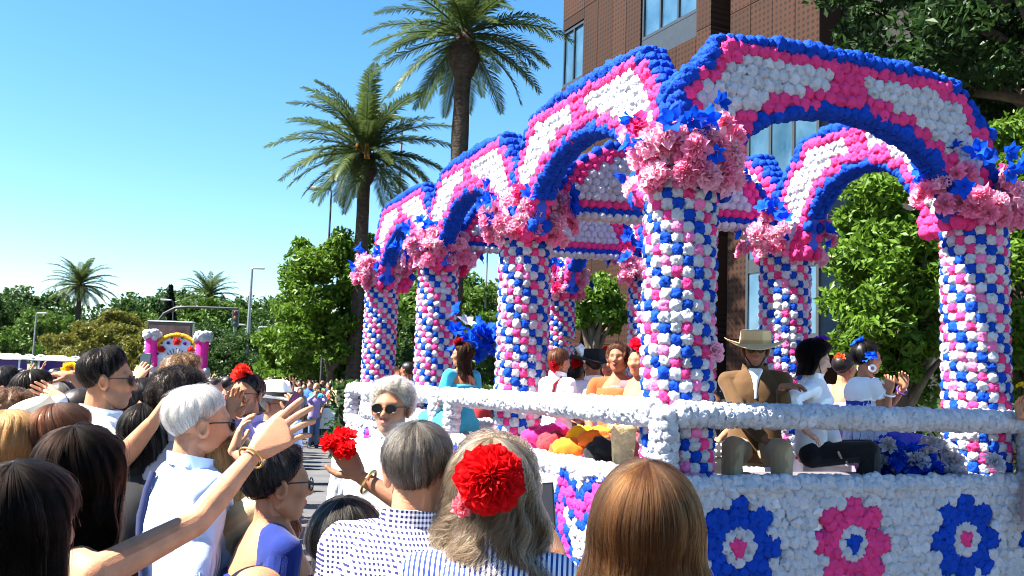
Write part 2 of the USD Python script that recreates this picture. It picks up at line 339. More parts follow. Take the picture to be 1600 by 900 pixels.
def gear(cu, cv, petal, core_c):
    def fn(U, V, C):
        return C
    pol = lambda r, a: (cu + r * math.cos(a), cv + r * math.sin(a)); s = [(cu, cv, core_c)] + [(*pol(0.036, 2 * PI * k / 3 + 0.5), core_c) for k in range(3)] + [(*pol(0.088, 2 * PI * k / 8), WHITE) for k in range(8)] + [(*pol(0.150, 2 * PI * k / 14), petal) for k in range(14)]
    for k in range(8):
        a = PI * k / 4 + PI / 2; s += [(*pol(0.212, a - 0.17), petal), (*pol(0.212, a + 0.17), petal), (*pol(0.268, a - 0.09), petal), (*pol(0.268, a + 0.09), petal)]
    fn.spots = s
    return fn
def zigzag(cu):
    """A heart outlined in pink and edged with blue."""
    def fn(U, V, C):
        x, z = (U - cu) / 0.45, (V - 0.80) / 0.38
        def seg(a, b):
            a, b = np.array(a), np.array(b); p = np.stack([x, z], -1) - a; d = b - a; t = np.clip((p @ d) / (d @ d), 0, 1); return np.linalg.norm(p - t[:, None] * d, axis=1)
        d = np.minimum.reduce([seg((-.6, .85), (0, .35)), seg((0, .35), (.6, .85)), seg((.6, .85), (.78, .3)), seg((.78, .3), (.4, -.5)), seg((.4, -.5), (0, -.95)), seg((-.6, .85), (-.78, .3)), seg((-.78, .3), (-.4, -.5)), seg((-.4, -.5), (0, -.95))])
        C = np.where((d < 0.26)[:, None], BLUE, C); return np.where((d < 0.13)[:, None], PINK * [1, .9, 1.5], C)
    return fn
HS = 0.855
skirt('front_skirt', (X0, Y0, 0), (1, 0), (0, -1), X1 - X0, [gear(0.55, HS, BLUE, PINK), gear(1.43, HS, PINK, BLUE), gear(2.40, HS, BLUE, PINK), gear(3.22, HS, BLUE, PINK)], True, 180, None, 0.073, 0.061, 0.046)
skirt('side_skirt', (X0, Y0, 0), (0, 1), (-1, 0), Y1 - Y0, [zigzag(0.98), zigzag(2.5), zigzag(4.0), zigzag(5.5), zigzag(7.0)], True, 0, None, 0.078, 0.066, 0.049)
skirt('far_side_skirt', (X1, Y0, 0), (0, 1), (1, 0), Y1 - Y0, [], False, 0)
skirt('rear_skirt', (X0, Y1, 0), (1, 0), (0, 1), X1 - X0, [], False, 0)

def rail(name, pts, r, fine):
    """A rail wrapped in rings of white paper flowers."""
    pts = np.array(pts, float); c = part(name, tube(pts, r * 0.6, 8), M('white_core'), flt, 40); P, Nn = [], []
    for A, B in zip(pts[:-1], pts[1:]):
        L = np.linalg.norm(B - A); d = (B - A) / L; ref = np.array([0, 0, 1.0]) if abs(d[2]) < 0.9 else np.array([1.0, 0, 0]); a = np.cross(ref, d); a /= np.linalg.norm(a); b = np.cross(d, a)
        for k in range(max(2, int(L / 0.062))):
            for q in range(6):
                g = 2 * PI * (q + 0.5 * (k % 2)) / 6 + PR.normal(0, 0.1); n = a * math.cos(g) + b * math.sin(g); P.append(A + d * (L * (k + 0.5) / max(2, int(L / 0.062))) + n * r * 0.75); Nn.append(n)
    puffs('paper_puffs', np.array(P), np.array(Nn), 0.042 * PR.uniform(0.85, 1.2, len(P)), np.tile(WHITE, (len(P), 1)), c, fine, 0.75)
RZ = 1.655
rail('front_rail', [(X0 + 0.12, Y0 + 0.02, RZ), (X1, Y0 + 0.02, RZ)], 0.062, True)
rail('rail_post', [(X0 + 0.06, Y0 + 0.06, DECK), (X0 + 0.06, Y0 + 0.06, RZ + 0.02)], 0.075, True)
rail('rail_post', [(X1, Y0 + 0.06, DECK), (X1, Y0 + 0.06, RZ + 0.02)], 0.062, True)
YM = 4.15
rail('side_rail', [(X0 + 0.02, Y0 + 0.1, RZ), (X0 + 0.02, YM - 0.15, RZ)], 0.07, True)
rail('rail_post', [(X0 + 0.02, YM - 0.45, DECK), (X0 + 0.02, YM - 0.45, RZ)], 0.075, True)
rail('rail_post', [(X0 + 0.02, YM + 0.05, DECK), (X0 + 0.02, YM + 0.05, RZ + 0.04)], 0.085, True)
rail('side_rail', [(X0 + 0.02, YM + 0.1, RZ), (X0 + 0.02, Y1, RZ)], 0.08, False)
rail('side_rail', [(X0 + 0.02, YM + 0.1, 1.38), (X0 + 0.02, Y1 - 1.0, 1.38)], 0.11, False)
rail('rail_post', [(X0 + 0.02, Y1 - 1.0, DECK), (X0 + 0.02, Y1 - 1.0, RZ)], 0.09, False)
rail('rail_post', [(X0 + 0.02, Y1, DECK), (X0 + 0.02, Y1, RZ)], 0.09, False)

# --- flower bunches on the capitals
def carnation(seed):
    R = np.random.default_rng(seed); items = []
    for k in range(5):
        n = 26; tilt = 0.25 + 0.27 * k; a = np.arange(n) * 2 * PI / n; rad = []
        for q, s in enumerate((0.08, 0.55, 1.0)):
            w = 1 + (R.normal(0, 0.13, n) if q else 0); ph = R.random() * 6
            el = tilt + 0.20 * q / 2 * np.sin(a * (5 + k) + ph) + R.normal(0, 0.12, n) * q / 2
            rr = s * w * (0.75 + 0.06 * k); rad.append(np.stack([rr * np.sin(el) * np.cos(a), rr * np.sin(el) * np.sin(a), rr * np.cos(el)], -1))
        items.append(grid_tube(np.array(rad), False))
    return cat_mesh(items)
def lily(seed):
    R = np.random.default_rng(seed); items = []
    for k in range(6):
        a = 2 * PI * k / 6 + R.normal(0, 0.1); t = np.linspace(0, 1, 5); w = 0.30 * np.sin(PI * np.clip(t * 0.9 + 0.08, 0, 1)); el = 0.35 + t * 1.1 + R.normal(0, 0.1)
        r = np.cumsum(np.sin(el)) * 0.24; z = np.cumsum(np.cos(el)) * 0.24; d, s = np.array([math.cos(a), math.sin(a), 0]), np.array([-math.sin(a), math.cos(a), 0])
        mid = r[:, None] * d + z[:, None] * [0, 0, 1]; L, Rr = mid + s * w[:, None] + [0, 0, 0.05], mid - s * w[:, None] + [0, 0, 0.05]
        v = np.concatenate([L, mid, Rr]); n = 5; f = []
        for q in range(n - 1):
            for c in (0, n): f += [[c + q, c + q + 1, c + n + q + 1], [c + q, c + n + q + 1, c + n + q]]
        items.append((v, np.array(f)))
    return cat_mesh(items)
CARN = [carnation(s) for s in range(5)]; LILY = [lily(s) for s in range(4)]
def bunch(key, x, y, npink, nblue, single, spread, dirs):
    c = COLS[key]; R = np.random.default_rng(hash(key[0] == 'C') % 7 + key[1] * 13 + (50 if key[0] == 'D' else 0)); P, Nn, S, C, K = [], [], [], [], []
    for k in range(npink + nblue):
        blue = k >= npink
        a = R.choice(dirs) + R.normal(0, 0.55); z = R.uniform(3.10, 3.50) + (0.14 if blue else 0); rad = (COLR + 0.03 + spread * (0.62 if key == ('C', 0) else 0.8) * R.random() * (1 - abs(z - 3.3) * 1.8)) + (0.04 if blue else 0)
        n = np.array([math.cos(a), math.sin(a), R.normal(0.1, 0.5)]); P.append([x + rad * math.cos(a), y + rad * math.sin(a), z]); Nn.append(n)
        S.append(R.uniform(0.085, 0.12) if blue else R.uniform(0.07, 0.10)); K.append(blue)
        C.append(BLUE * R.uniform(0.8, 1.9) if blue else (ROSE if R.random() < 0.45 else LIGHTPINK if R.random() < 0.93 else PINK) * R.uniform(0.9, 1.05))
    P, Nn, S, C, K = map(np.array, (P, Nn, S, C, K))
    for blue, protos, nm in ((False, CARN, 'pink_flower'), (True, LILY, 'blue_flower')):
        i = np.nonzero(K == blue)[0]
        if single:
            for q in i:
                m, t = scatter(P[q:q + 1], Nn[q:q + 1], S[q:q + 1], protos, R, C[q:q + 1]); part(nm, m, PETAL, c, True, t)
        elif len(i):
            m, t = scatter(P[i], Nn[i], S[i], protos, R, C[i]); part(nm + '_bunch', m, PETAL, c, True, t, kind='stuff')
front_left = [-PI * 0.75, -PI * 0.5, -PI, -PI * 0.6, -0.5]
bunch(('C', 0), 0, 0, 74, 10, True, 0.26, [-2.4, -1.6, -3.0, -2.0, -0.9]); bunch(('C', 1), 0, TC[1], 60, 14, True, 0.26, [-2.4, -1.6, -3.1, -0.6]); bunch(('C', 2), 0, TC[2], 60, 14, False, 0.28, [-2.4, -1.6, -3.1, -0.4]); bunch(('C', 3), 0, TC[3], 50, 16, False, 0.24, [-2.4, -3.1, 2.4, -0.6])
bunch(('D', 0), WID, 0, 50, 12, True, 0.24, [-2.6, -0.6, -0.2, -2.9, -1.2]); bunch(('D', 1), WID, TD[1], 44, 10, False, 0.26, [-2.8, -0.3, -0.6, -2.9]); bunch(('D', 2), WID, TD[2], 36, 10, False, 0.24, [-2.4, -3.1, -0.5]); bunch(('D', 3), WID, TD[3], 44, 14, False, 0.24, [-2.4, -3.1, -0.5, 1])

m, t = scatter(np.array([[COLR * 0.72, -COLR * 0.86, 2.05]]), np.array([[0.3, -1.0, 0.2]]), [0.075], CARN, PR, LIGHTPINK[None]); part('pink_flower', m, PETAL, COLS['C', 0], True, t)
# ================================================================== people: shared shapes
def ell(p, c, r):
    q = (p - c) / r; k0 = np.linalg.norm(q, axis=-1); k1 = np.linalg.norm(q / r, axis=-1) + 1e-9; return k0 * (k0 - 1) / k1
def cap(p, a, b, ra, rb):
    a, b = np.array(a), np.array(b); d = b - a; t = np.clip(((p - a) @ d) / (d @ d), 0, 1); return np.linalg.norm(p - a - t[..., None] * d, axis=-1) - (ra + (rb - ra) * t)
def smin(a, b, k): h = np.clip(0.5 + 0.5 * (b - a) / k, 0, 1); return b + (a - b) * h - k * h * (1 - h)
def head_sdf(p):
    m = np.abs(p[..., :1]); q = np.concatenate([m, p[..., 1:]], -1)                      # both halves alike
    d = ell(q, np.array([0, -0.012, 0.032]), np.array([0.075, 0.096, 0.080]))
    d = smin(d, ell(q, np.array([0, 0.028, -0.032]), np.array([0.058, 0.062, 0.082])), 0.03)
    d = smin(d, cap(q, (0.050, 0.0, -0.055), (0.0, 0.062, -0.093), 0.018, 0.019), 0.03)  # jaw to chin
    d = smin(d, cap(q, (0.0, 0.080, 0.026), (0.042, 0.068, 0.024), 0.013, 0.011), 0.02)  # brow
    d = smin(d, ell(q, np.array([0.040, 0.064, -0.016]), np.array([0.022, 0.022, 0.020])), 0.025)
    d = -smin(-d, ell(q, np.array([0.031, 0.104, 0.003]), np.array([0.020, 0.022, 0.013])), 0.014)  # eye hollow
    d = smin(d, cap(q, (0, 0.088, 0.010), (0, 0.108, -0.024), 0.008, 0.0115), 0.012)     # nose
    d = smin(d, ell(q, np.array([0.011, 0.096, -0.030]), np.array([0.009, 0.011, 0.008])), 0.008)
    d = smin(d, ell(q, np.array([0, 0.086, -0.053]), np.array([0.024, 0.012, 0.0065])), 0.006)
    d = smin(d, ell(q, np.array([0, 0.083, -0.063]), np.array([0.020, 0.013, 0.007])), 0.006)
    return d
def head_r(dirs):
    dirs = dirs / np.linalg.norm(dirs, axis=-1, keepdims=True); r = np.full(dirs.shape[:-1], 0.17)
    for _ in range(36): r = r - 0.8 * head_sdf(dirs * r[..., None])
    return r
def sphere_dirs(nt, nphi):
    t = np.linspace(0, PI, nt)[1:-1]; p = np.arange(nphi) * 2 * PI / nphi; T, P_ = np.meshgrid(t, p, indexing='ij')
    return np.stack([np.sin(T) * np.cos(P_), np.sin(T) * np.sin(P_), np.cos(T)], -1)
def head_mesh(nt, nphi):
    d = sphere_dirs(nt, nphi); v = d * head_r(d)[..., None]; vv, ff = grid_tube(v[::-1], False); n = len(vv)
    vv = np.vstack([vv, [0, 0, v[0, :, 2].mean() + 0.002], [0, 0, v[-1, :, 2].mean() - 0.002]]); k = nt - 2; e = np.arange(nphi)
    ff = np.vstack([ff, np.stack([(k - 1) * nphi + e, (k - 1) * nphi + (e + 1) % nphi, np.full(nphi, n)], -1), np.stack([(e + 1) % nphi, e, np.full(nphi, n + 1)], -1)])
    h = solid((vv, ff))
    for s in (-1, 1):
        seg = 16 if nt > 30 else 8
        ear = m3.Manifold.sphere(1, seg).scale((0.012, 0.023, 0.035)); dent = m3.Manifold.sphere(1, seg).scale((0.008, 0.014, 0.023)).translate((0.010, 0.003, 0.003))
        ear = (ear - dent).rotate((0, 10, -34)); ear = ear if s > 0 else ear.mirror((1, 0, 0)); h = h + ear.translate((s * 0.083, -0.012, -0.006))
    return h
HEADS = {0: head_mesh(46, 60), 1: head_mesh(26, 34), 2: head_mesh(12, 16)}

def cone(a, b, ra, rb, seg=12):
    a, b = np.asarray(a, float), np.asarray(b, float)
    return m3.Manifold.batch_hull([m3.Manifold.sphere(ra, seg).translate(tuple(a)), m3.Manifold.sphere(rb, seg).translate(tuple(b))])
def hulls(spheres, seg=12): return m3.Manifold.batch_hull([m3.Manifold.sphere(r, seg).translate(tuple(map(float, c))) for c, r in spheres])
def union(items): return m3.Manifold.batch_boolean(items, m3.OpType.Add)
def loft(rings, n=20):
    """rings: (centre, rx, ry, tilt) of ellipses, x across and y forward; tilt turns the ring about x."""
    g = np.arange(n) * 2 * PI / n; v = []
    for c, rx, ry, tilt in rings:
        e = np.stack([np.sign(np.cos(g)) * np.abs(np.cos(g)) ** 0.85 * rx, np.sign(np.sin(g)) * np.abs(np.sin(g)) ** 0.9 * ry, np.zeros(n)], -1)
        cs, sn = math.cos(tilt), math.sin(tilt); e = np.stack([e[:, 0], e[:, 1] * cs - e[:, 2] * sn, e[:, 1] * sn + e[:, 2] * cs], -1); v.append(e + np.asarray(c, float))
    return solid(grid_tube(np.array(v)))
def smooth_solid(man, length, its=8, folds=0.0, seed=0, ffreq=(11, 11, 4)):
    v, f = vf(man.refine_to_length(length)); t = trimesh.Trimesh(v, f, process=True)
    trimesh.smoothing.filter_taubin(t, 0.5, 0.53, iterations=its)
    v, f = np.array(t.vertices), np.array(t.faces)
    if folds:
        q = v @ pose_matrix(0.5, 0.6, 0.3).T * np.array(ffreq) + seed * 3.1; q = q + 1.2 * fbm(v * 4 + seed, 2, seed)[:, None]; w = 0.16 - np.abs(fbm(q, 2, seed + 5)); w2 = 0.12 - np.abs(fbm(q * 2.1 + 4, 2, seed + 2)); v = v + np.array(t.vertex_normals) * ((w * 1.5 + w2 * 0.7 + 0.5 * fbm(v * 6, 2, seed)) * folds * 1.6)[:, None]
    return v, f

def unit(v): v = np.asarray(v, float); return v / (np.linalg.norm(v) + 1e-12)
def rotv(v, axis, ang):
    axis = unit(axis); v = np.asarray(v, float); return v * math.cos(ang) + np.cross(axis, v) * math.sin(ang) + axis * (axis @ v) * (1 - math.cos(ang))

def hand(wrist, d, n, side, curl=0.35, spread=0.10, thumb=0.7, s=1.0, lod=0):
    """A hand: wrist point, finger direction d, direction n the palm faces, side +1 right / -1 left; curl a number or one for each finger (index to little)."""
    d = unit(d); n = unit(np.asarray(n, float) - d * (np.asarray(n, float) @ d)); a = np.cross(d, n) * side   # a points to the thumb's side
    W = np.asarray(wrist, float); seg = 12 if lod == 0 else 6; curl = np.broadcast_to(curl, (4,)); P_ = []
    kn = [W + d * L * s + a * x * s for L, x in ((0.092, 0.030), (0.096, 0.010), (0.091, -0.011), (0.082, -0.030))]
    P_.append(hulls([(W, 0.024 * s), (W + a * 0.016 * s + d * 0.018 * s, 0.018 * s), (W - a * 0.016 * s + d * 0.018 * s, 0.018 * s)] + [(k - d * 0.010 * s, 0.0128 * s) for k in kn], seg))
    for k, L, r, x, c in zip(kn, (0.071, 0.079, 0.073, 0.056), (0.0098, 0.0100, 0.0094, 0.0082), (1, 0.25, -0.5, -1.3), curl):
        q, di = k - d * 0.008 * s, unit(d + a * spread * x)
        ax = np.cross(di, n)
        for f, rr, cc in ((0.45, 1.0, 0.55), (0.31, 0.93, 1.0), (0.24, 0.85, 0.7)):
            di = rotv(di, ax, c * cc * 1.25); e = q + di * L * f * s * 1.04
            P_.append(cone(q, e, r * s * rr, r * s * rr * 0.9, seg)); q = e
    b = W + a * 0.024 * s + d * 0.022 * s + n * 0.008 * s; di = unit(d * 0.62 + a * (0.78 if thumb > 0.4 else 0.35) + n * 0.35); e1 = b + di * 0.042 * s; e2 = e1 + unit(di * 0.7 + d * 0.6 + n * 0.15) * 0.030 * s; e3 = e2 + unit(di * 0.35 + d * 0.9 + n * 0.1) * 0.023 * s
    P_ += [cone(b, e1, 0.017 * s, 0.0125 * s, seg), cone(e1, e2, 0.0122 * s, 0.011 * s, seg), cone(e2, e3, 0.011 * s, 0.0085 * s, seg)]
    u = union(P_)
    if lod == 0:
        return solid(smooth_solid(u, 0.0045, 5))
    return u

SKIN = M('skin', rough=0.6, var=0.18, scale=26, tint=True, spec=0.22, bump=0.0012, bscale=260, detail=6)
def skin_tint(v, base, lip=(0.45, 0.12, 0.11), brow=None, stubble=None, nail=None):
    base = np.asarray(base, float); c = np.tile(base, (len(v), 1)); x, y, z = v[:, 0], v[:, 1], v[:, 2]; near = (np.abs(x) < 0.1) & (np.abs(y) < 0.14) & (np.abs(z) < 0.14)
    def mix(mask, col, k): c[:] = c * (1 - (mask * k)[:, None]) + np.asarray(col) * (mask * k)[:, None]
    g = lambda px, py, pz, sx, sy, sz: near * np.exp(-(((np.abs(x) - px) / sx) ** 2 + ((y - py) / sy) ** 2 + ((z - pz) / sz) ** 2))
    mix(g(0.04, 0.075, -0.022, 0.022, 0.03, 0.02), base * [1.05, 0.75, 0.72], 0.5); mix(g(0, 0.115, -0.026, 0.014, 0.02, 0.014), base * [1.05, 0.75, 0.72], 0.4)
    if stubble is not None: mix(near * np.clip((-0.036 - z + np.clip(0.06 - y, 0, 0.1) * 0.3) / 0.012, 0, 1) * (y > 0.0), stubble, 0.5)
    mix(near * (np.abs(x) < 0.024) * np.exp(-((z + 0.058) / 0.0095) ** 2) * (y > 0.07), lip, 0.9)
    if brow is not None: mix(g(0.031, 0.085, 0.0245, 0.019, 0.03, 0.0055), brow, 0.85)
    return c

def hair_material(name, col, k=1.0):
    return M(name, col, rough=0.42, var=0.35, scale=30, spec=0.3, stretch=(1, 1, 0.15))
def build_hair(T, s, style, mat, mat2, parent, R, lod=0):
    """T: 4x4 placing the head. style: front, side, back = how far from the crown the hair reaches (degrees); vol thickness; hang length; wave, curl; n strands; width."""
    st = dict(front=62, side=88, back=120, vol=0.014, hang=0.0, hangphi=70, lock=0.006, lockf=14, wave=0.004, curl=0.0, n=0, width=0.0010, flare=1.0, part=0.0, sidek=1.0, clump=150, cspread=0.022, nape=0.8, fade=0.02, sweep=0.0, axis=(0, -0.26, 0.97), quiff=0.0, bumps=0.0); st.update(style)
    nphi, ns = ((84, 30), (44, 16), (18, 7))[lod]
    ax = unit(st['axis']); fy = unit(np.array([0, 1.0, 0]) - ax * ax[1]); fx = np.cross(fy, ax)
    def surf(phi, s_, lift, seed=0.0):
        # phi 0 = face, +-pi = nape
        c = np.cos(phi); w_f, w_b = np.clip(c, 0, 1) ** 1.3, np.clip(-c, 0, 1) ** st['nape']
        tm = np.radians(st['side'] + (st['front'] - st['side']) * w_f + (st['back'] - st['side']) * w_b)
        hanging = st['hang'] * np.clip((np.abs(phi) - math.radians(st['hangphi'])) / 0.25, 0, 1); th_h = math.radians(97)
        tm = tm + 0.09 * (meshkit.noise(np.stack([np.cos(phi) * 6, np.sin(phi) * 6, 0 * phi + 2.5], -1), 8) - 0.5) * (st['hang'] == 0)
        arc = 0.10 * np.where(hanging > 0, np.minimum(np.maximum(tm, th_h), th_h), tm); total = arc + hanging; q = s_ * total
        th = np.minimum(q, arc) / 0.10; over = np.maximum(q - arc, 0)
        th = np.maximum(th, 0.02); ph2 = phi + st['sweep'] * np.sin(th) 
        d = (np.cos(th)[..., None] * ax + np.sin(th)[..., None] * (np.cos(ph2)[..., None] * fy + np.sin(ph2)[..., None] * fx))
        rh = head_r(d); edge = np.clip((arc - np.minimum(q, arc)) / st['fade'], 0, 1) if st['hang'] == 0 else np.clip(np.where(hanging > 0.05, 1.0, (arc - np.minimum(q, arc)) / 0.02), 0, 1)
        lockn = meshkit.noise(np.stack([np.cos(phi) * st['lockf'] / 3, np.sin(phi) * st['lockf'] / 3, q * 9 + 0 * phi], -1), 3) - 0.5
        up_ = np.clip((np.cos(th) - 0.05) / 0.6, 0, 1); t = st['vol'] * (0.15 + 0.85 * edge ** 0.7) * (1 + 0.25 * np.cos(th)) * (st['sidek'] + (1 - st['sidek']) * up_) + st['lock'] * lockn * 2 * edge * np.clip(th / 0.5, 0, 1) + lift
        if st['hang']: t = t + 0.017 * np.exp(-((np.abs(phi) - 1.72) / 0.42) ** 2) * np.exp(-((np.minimum(th, 1.69) - 1.69) / 0.45) ** 2) * (np.abs(phi) > math.radians(st['hangphi']) - 0.05)
        t = t + st['quiff'] * np.exp(-((phi / 0.7) ** 2)) * edge * np.clip(th / 0.5, 0, 1) - 0.012 * (1 - edge) * (st['hang'] == 0) * 0.35
        p = d * (rh + t)[..., None]
        if st['bumps']: p = p * (1 + st['bumps'] * fbm(p * 26 + 3, 2, 5))[..., None]
        k = np.clip(over / 0.30, 0, 1); p = p * np.stack([1 + (st['flare'] - 1) * k, 1 - 0.0 * k, np.ones_like(k)], -1)
        wob = st['wave'] * np.clip(over / 0.08, 0, 1)
        p = p + np.stack([wob * np.sin(over * 42 + phi * 3), wob * np.cos(over * 36 + phi * 5) - 0.16 * over * np.clip(k, 0, 1) * (c < 0.3), -over], -1)
        return p
    phi = (np.arange(nphi) / nphi * 2 - 1) * PI; S = np.linspace(0.0, 1, ns); PH, SS = np.meshgrid(phi, S); A = surf(PH, SS, np.zeros_like(PH)); lo = surf(PH, SS * 0.985, np.full_like(PH, -min(0.012, st['vol'] * 0.8)))
    v = np.concatenate([lo[:1] * 0.9, lo, A[::-1]]) if False else np.concatenate([A, lo[::-1]])
    m = grid_tube(v, True); Rm, tr = T[:3, :3] * s, T[:3, 3]
    h = part('hair', (m[0] @ Rm.T + tr, m[1][:, ::-1]), mat, parent, 60)
    if st['n'] and lod < 2:
        for frac, mm, seed in ((0.65, mat, 0), (0.35, mat2, 1)):
            n = int(st['n'] * frac); k = (26 if st['curl'] else 16) if st['hang'] and lod == 0 else 9
            ph = R.uniform(-PI, PI, n); cl = None
            if st['clump']:
                cc = R.uniform(-PI, PI, st['clump']); ck = R.integers(0, st['clump'], n); cl = ck; m_ = R.random(n) < 0.8; ph = np.where(m_, cc[ck] + R.normal(0, st['cspread'], n), ph); ph = (ph + PI) % (2 * PI) - PI
            s0 = R.uniform(0.0, 0.45, n) ** 1.2; s1 = np.clip(R.normal(0.97, 0.05, n), 0.7, 1.06)
            if not st['hang']: ln = R.uniform(0.18, 0.4, n); s0 = R.uniform(0, 0.85, n); s1 = np.minimum(s0 + ln, 1.04)
            u = np.linspace(0, 1, k)[None]; sv = s0[:, None] + (s1 - s0)[:, None] * u; pv = ph[:, None] + st['wave'] * 8 * np.sin(u * 5 + R.random((n, 1)) * 6) * 0.6 + R.normal(0, 0.04, (n, 1)) * u
            lift = R.uniform(0.0005, 0.005, (n, 1)) * (1 + 0 * u) + 0.006 * R.random((n, 1)) * u ** 2 + (R.random((n, 1)) < 0.05) * R.uniform(0.004, 0.018, (n, 1)) * u
            p = surf(pv, sv, lift)
            if st['curl']:
                f, ph0 = R.uniform(9, 17, (n, 1)), R.random((n, 1)) * 6.28; am = R.uniform(0.5, 1.2, (n, 1))
                if cl is not None: cf_, cp_, ca_ = R.uniform(12, 20, st['clump']), R.random(st['clump']) * 6.28, R.uniform(0.5, 1.25, st['clump']); f, ph0, am = cf_[cl][:, None] + R.normal(0, 0.3, (n, 1)), cp_[cl][:, None] + R.normal(0, 0.25, (n, 1)), ca_[cl][:, None]
                amp = st['curl'] * am * np.clip(u * 3, 0, 1)
                p = p + np.stack([amp * np.sin(f * u + ph0), amp * np.cos(f * u * 1.1 + ph0), amp * 0.8 * np.sin(f * 0.9 * u + ph0 * 2)], -1)
            curves('strands', p @ Rm.T + tr, st['width'], STRAND.get(str(mm.GetPath()), mm), h)
    return h

def pose_matrix(yaw=0, pitch=0, roll=0):
    cy, sy, cp, sp, cr, sr = math.cos(yaw), math.sin(yaw), math.cos(pitch), math.sin(pitch), math.cos(roll), math.sin(roll)
    return np.array([[cy, -sy, 0], [sy, cy, 0], [0, 0, 1]]) @ np.array([[1, 0, 0], [0, cp, -sp], [0, sp, cp]]) @ np.array([[cr, 0, sr], [0, 1, 0], [-sr, 0, cr]])

BLACKPLASTIC = M('black_plastic', (0.012, 0.012, 0.013), 0.25, spec=0.5)
LENS = M('dark_lens', (0.006, 0.006, 0.007), 0.18, spec=0.3)
def glasses(T, s, parent, dark=True, frame=None, lod=0):
    fr, lens = [], []
    for sx in (-1, 1):
        a = np.arange(16) * 2 * PI / 16; e = np.stack([sx * 0.033 + 0.026 * np.cos(a), 0.101 - 0.06 * (np.abs(sx * 0.033 + 0.026 * np.cos(a)) - 0.01) ** 1.0 * 1.0, 0.003 + 0.0205 * np.sin(a) * (1 - 0.1 * np.cos(a) * sx)], -1)
        fr.append(tube(np.vstack([e, e[:2]]), 0.0022, 6))
        if dark:
            v = np.concatenate([e + [0, 0.001, 0], e - [0, 0.0015, 0]]).reshape(2, 16, 3); lens.append(grid_tube(v))
        fr.append(tube([(sx * 0.058, 0.098, 0.012), (sx * 0.074, 0.080, 0.014), (sx * 0.079, 0.02, 0.012), (sx * 0.080, -0.012, 0.004)], 0.0024, 6))
    fr.append(tube([(-0.010, 0.106, 0.008), (0.010, 0.106, 0.008)], 0.002, 6))
    tf = lambda m: (m[0] @ (T[:3, :3] * s).T + T[:3, 3], m[1])
    g = part('sunglasses' if dark else 'glasses', tf(cat_mesh(fr)), frame or BLACKPLASTIC, parent, 60)
    if dark: part('lens', tf(cat_mesh(lens)), LENS, g, 60)
EYEWHITE = M('eye', rough=0.15, var=0.02, tint=True, spec=0.5)
def eyes(T, s, parent):
    ys = np.linspace(0.05, 0.13, 200); ye = ys[np.nonzero(head_sdf(np.stack([0 * ys + 0.031, ys, 0 * ys + 0.004], -1)) < 0)[0][-1]] + 0.0012 - 0.0105
    m = trimesh.creation.icosphere(3, 0.0105); v = np.array(m.vertices) * [1.25, 1, 0.72]; ang = np.hypot(v[:, 0], v[:, 2]) / 0.0105 + 9 * (v[:, 1] < 0); t = np.where((ang < 0.50)[:, None], [0.03, 0.015, 0.008], [0.6, 0.56, 0.52])
    for sx in (-1, 1): part('eye', ((v + [sx * 0.031, ye, 0.004]) @ (T[:3, :3] * s).T + T[:3, 3], np.array(m.faces)), EYEWHITE, parent, True, t)

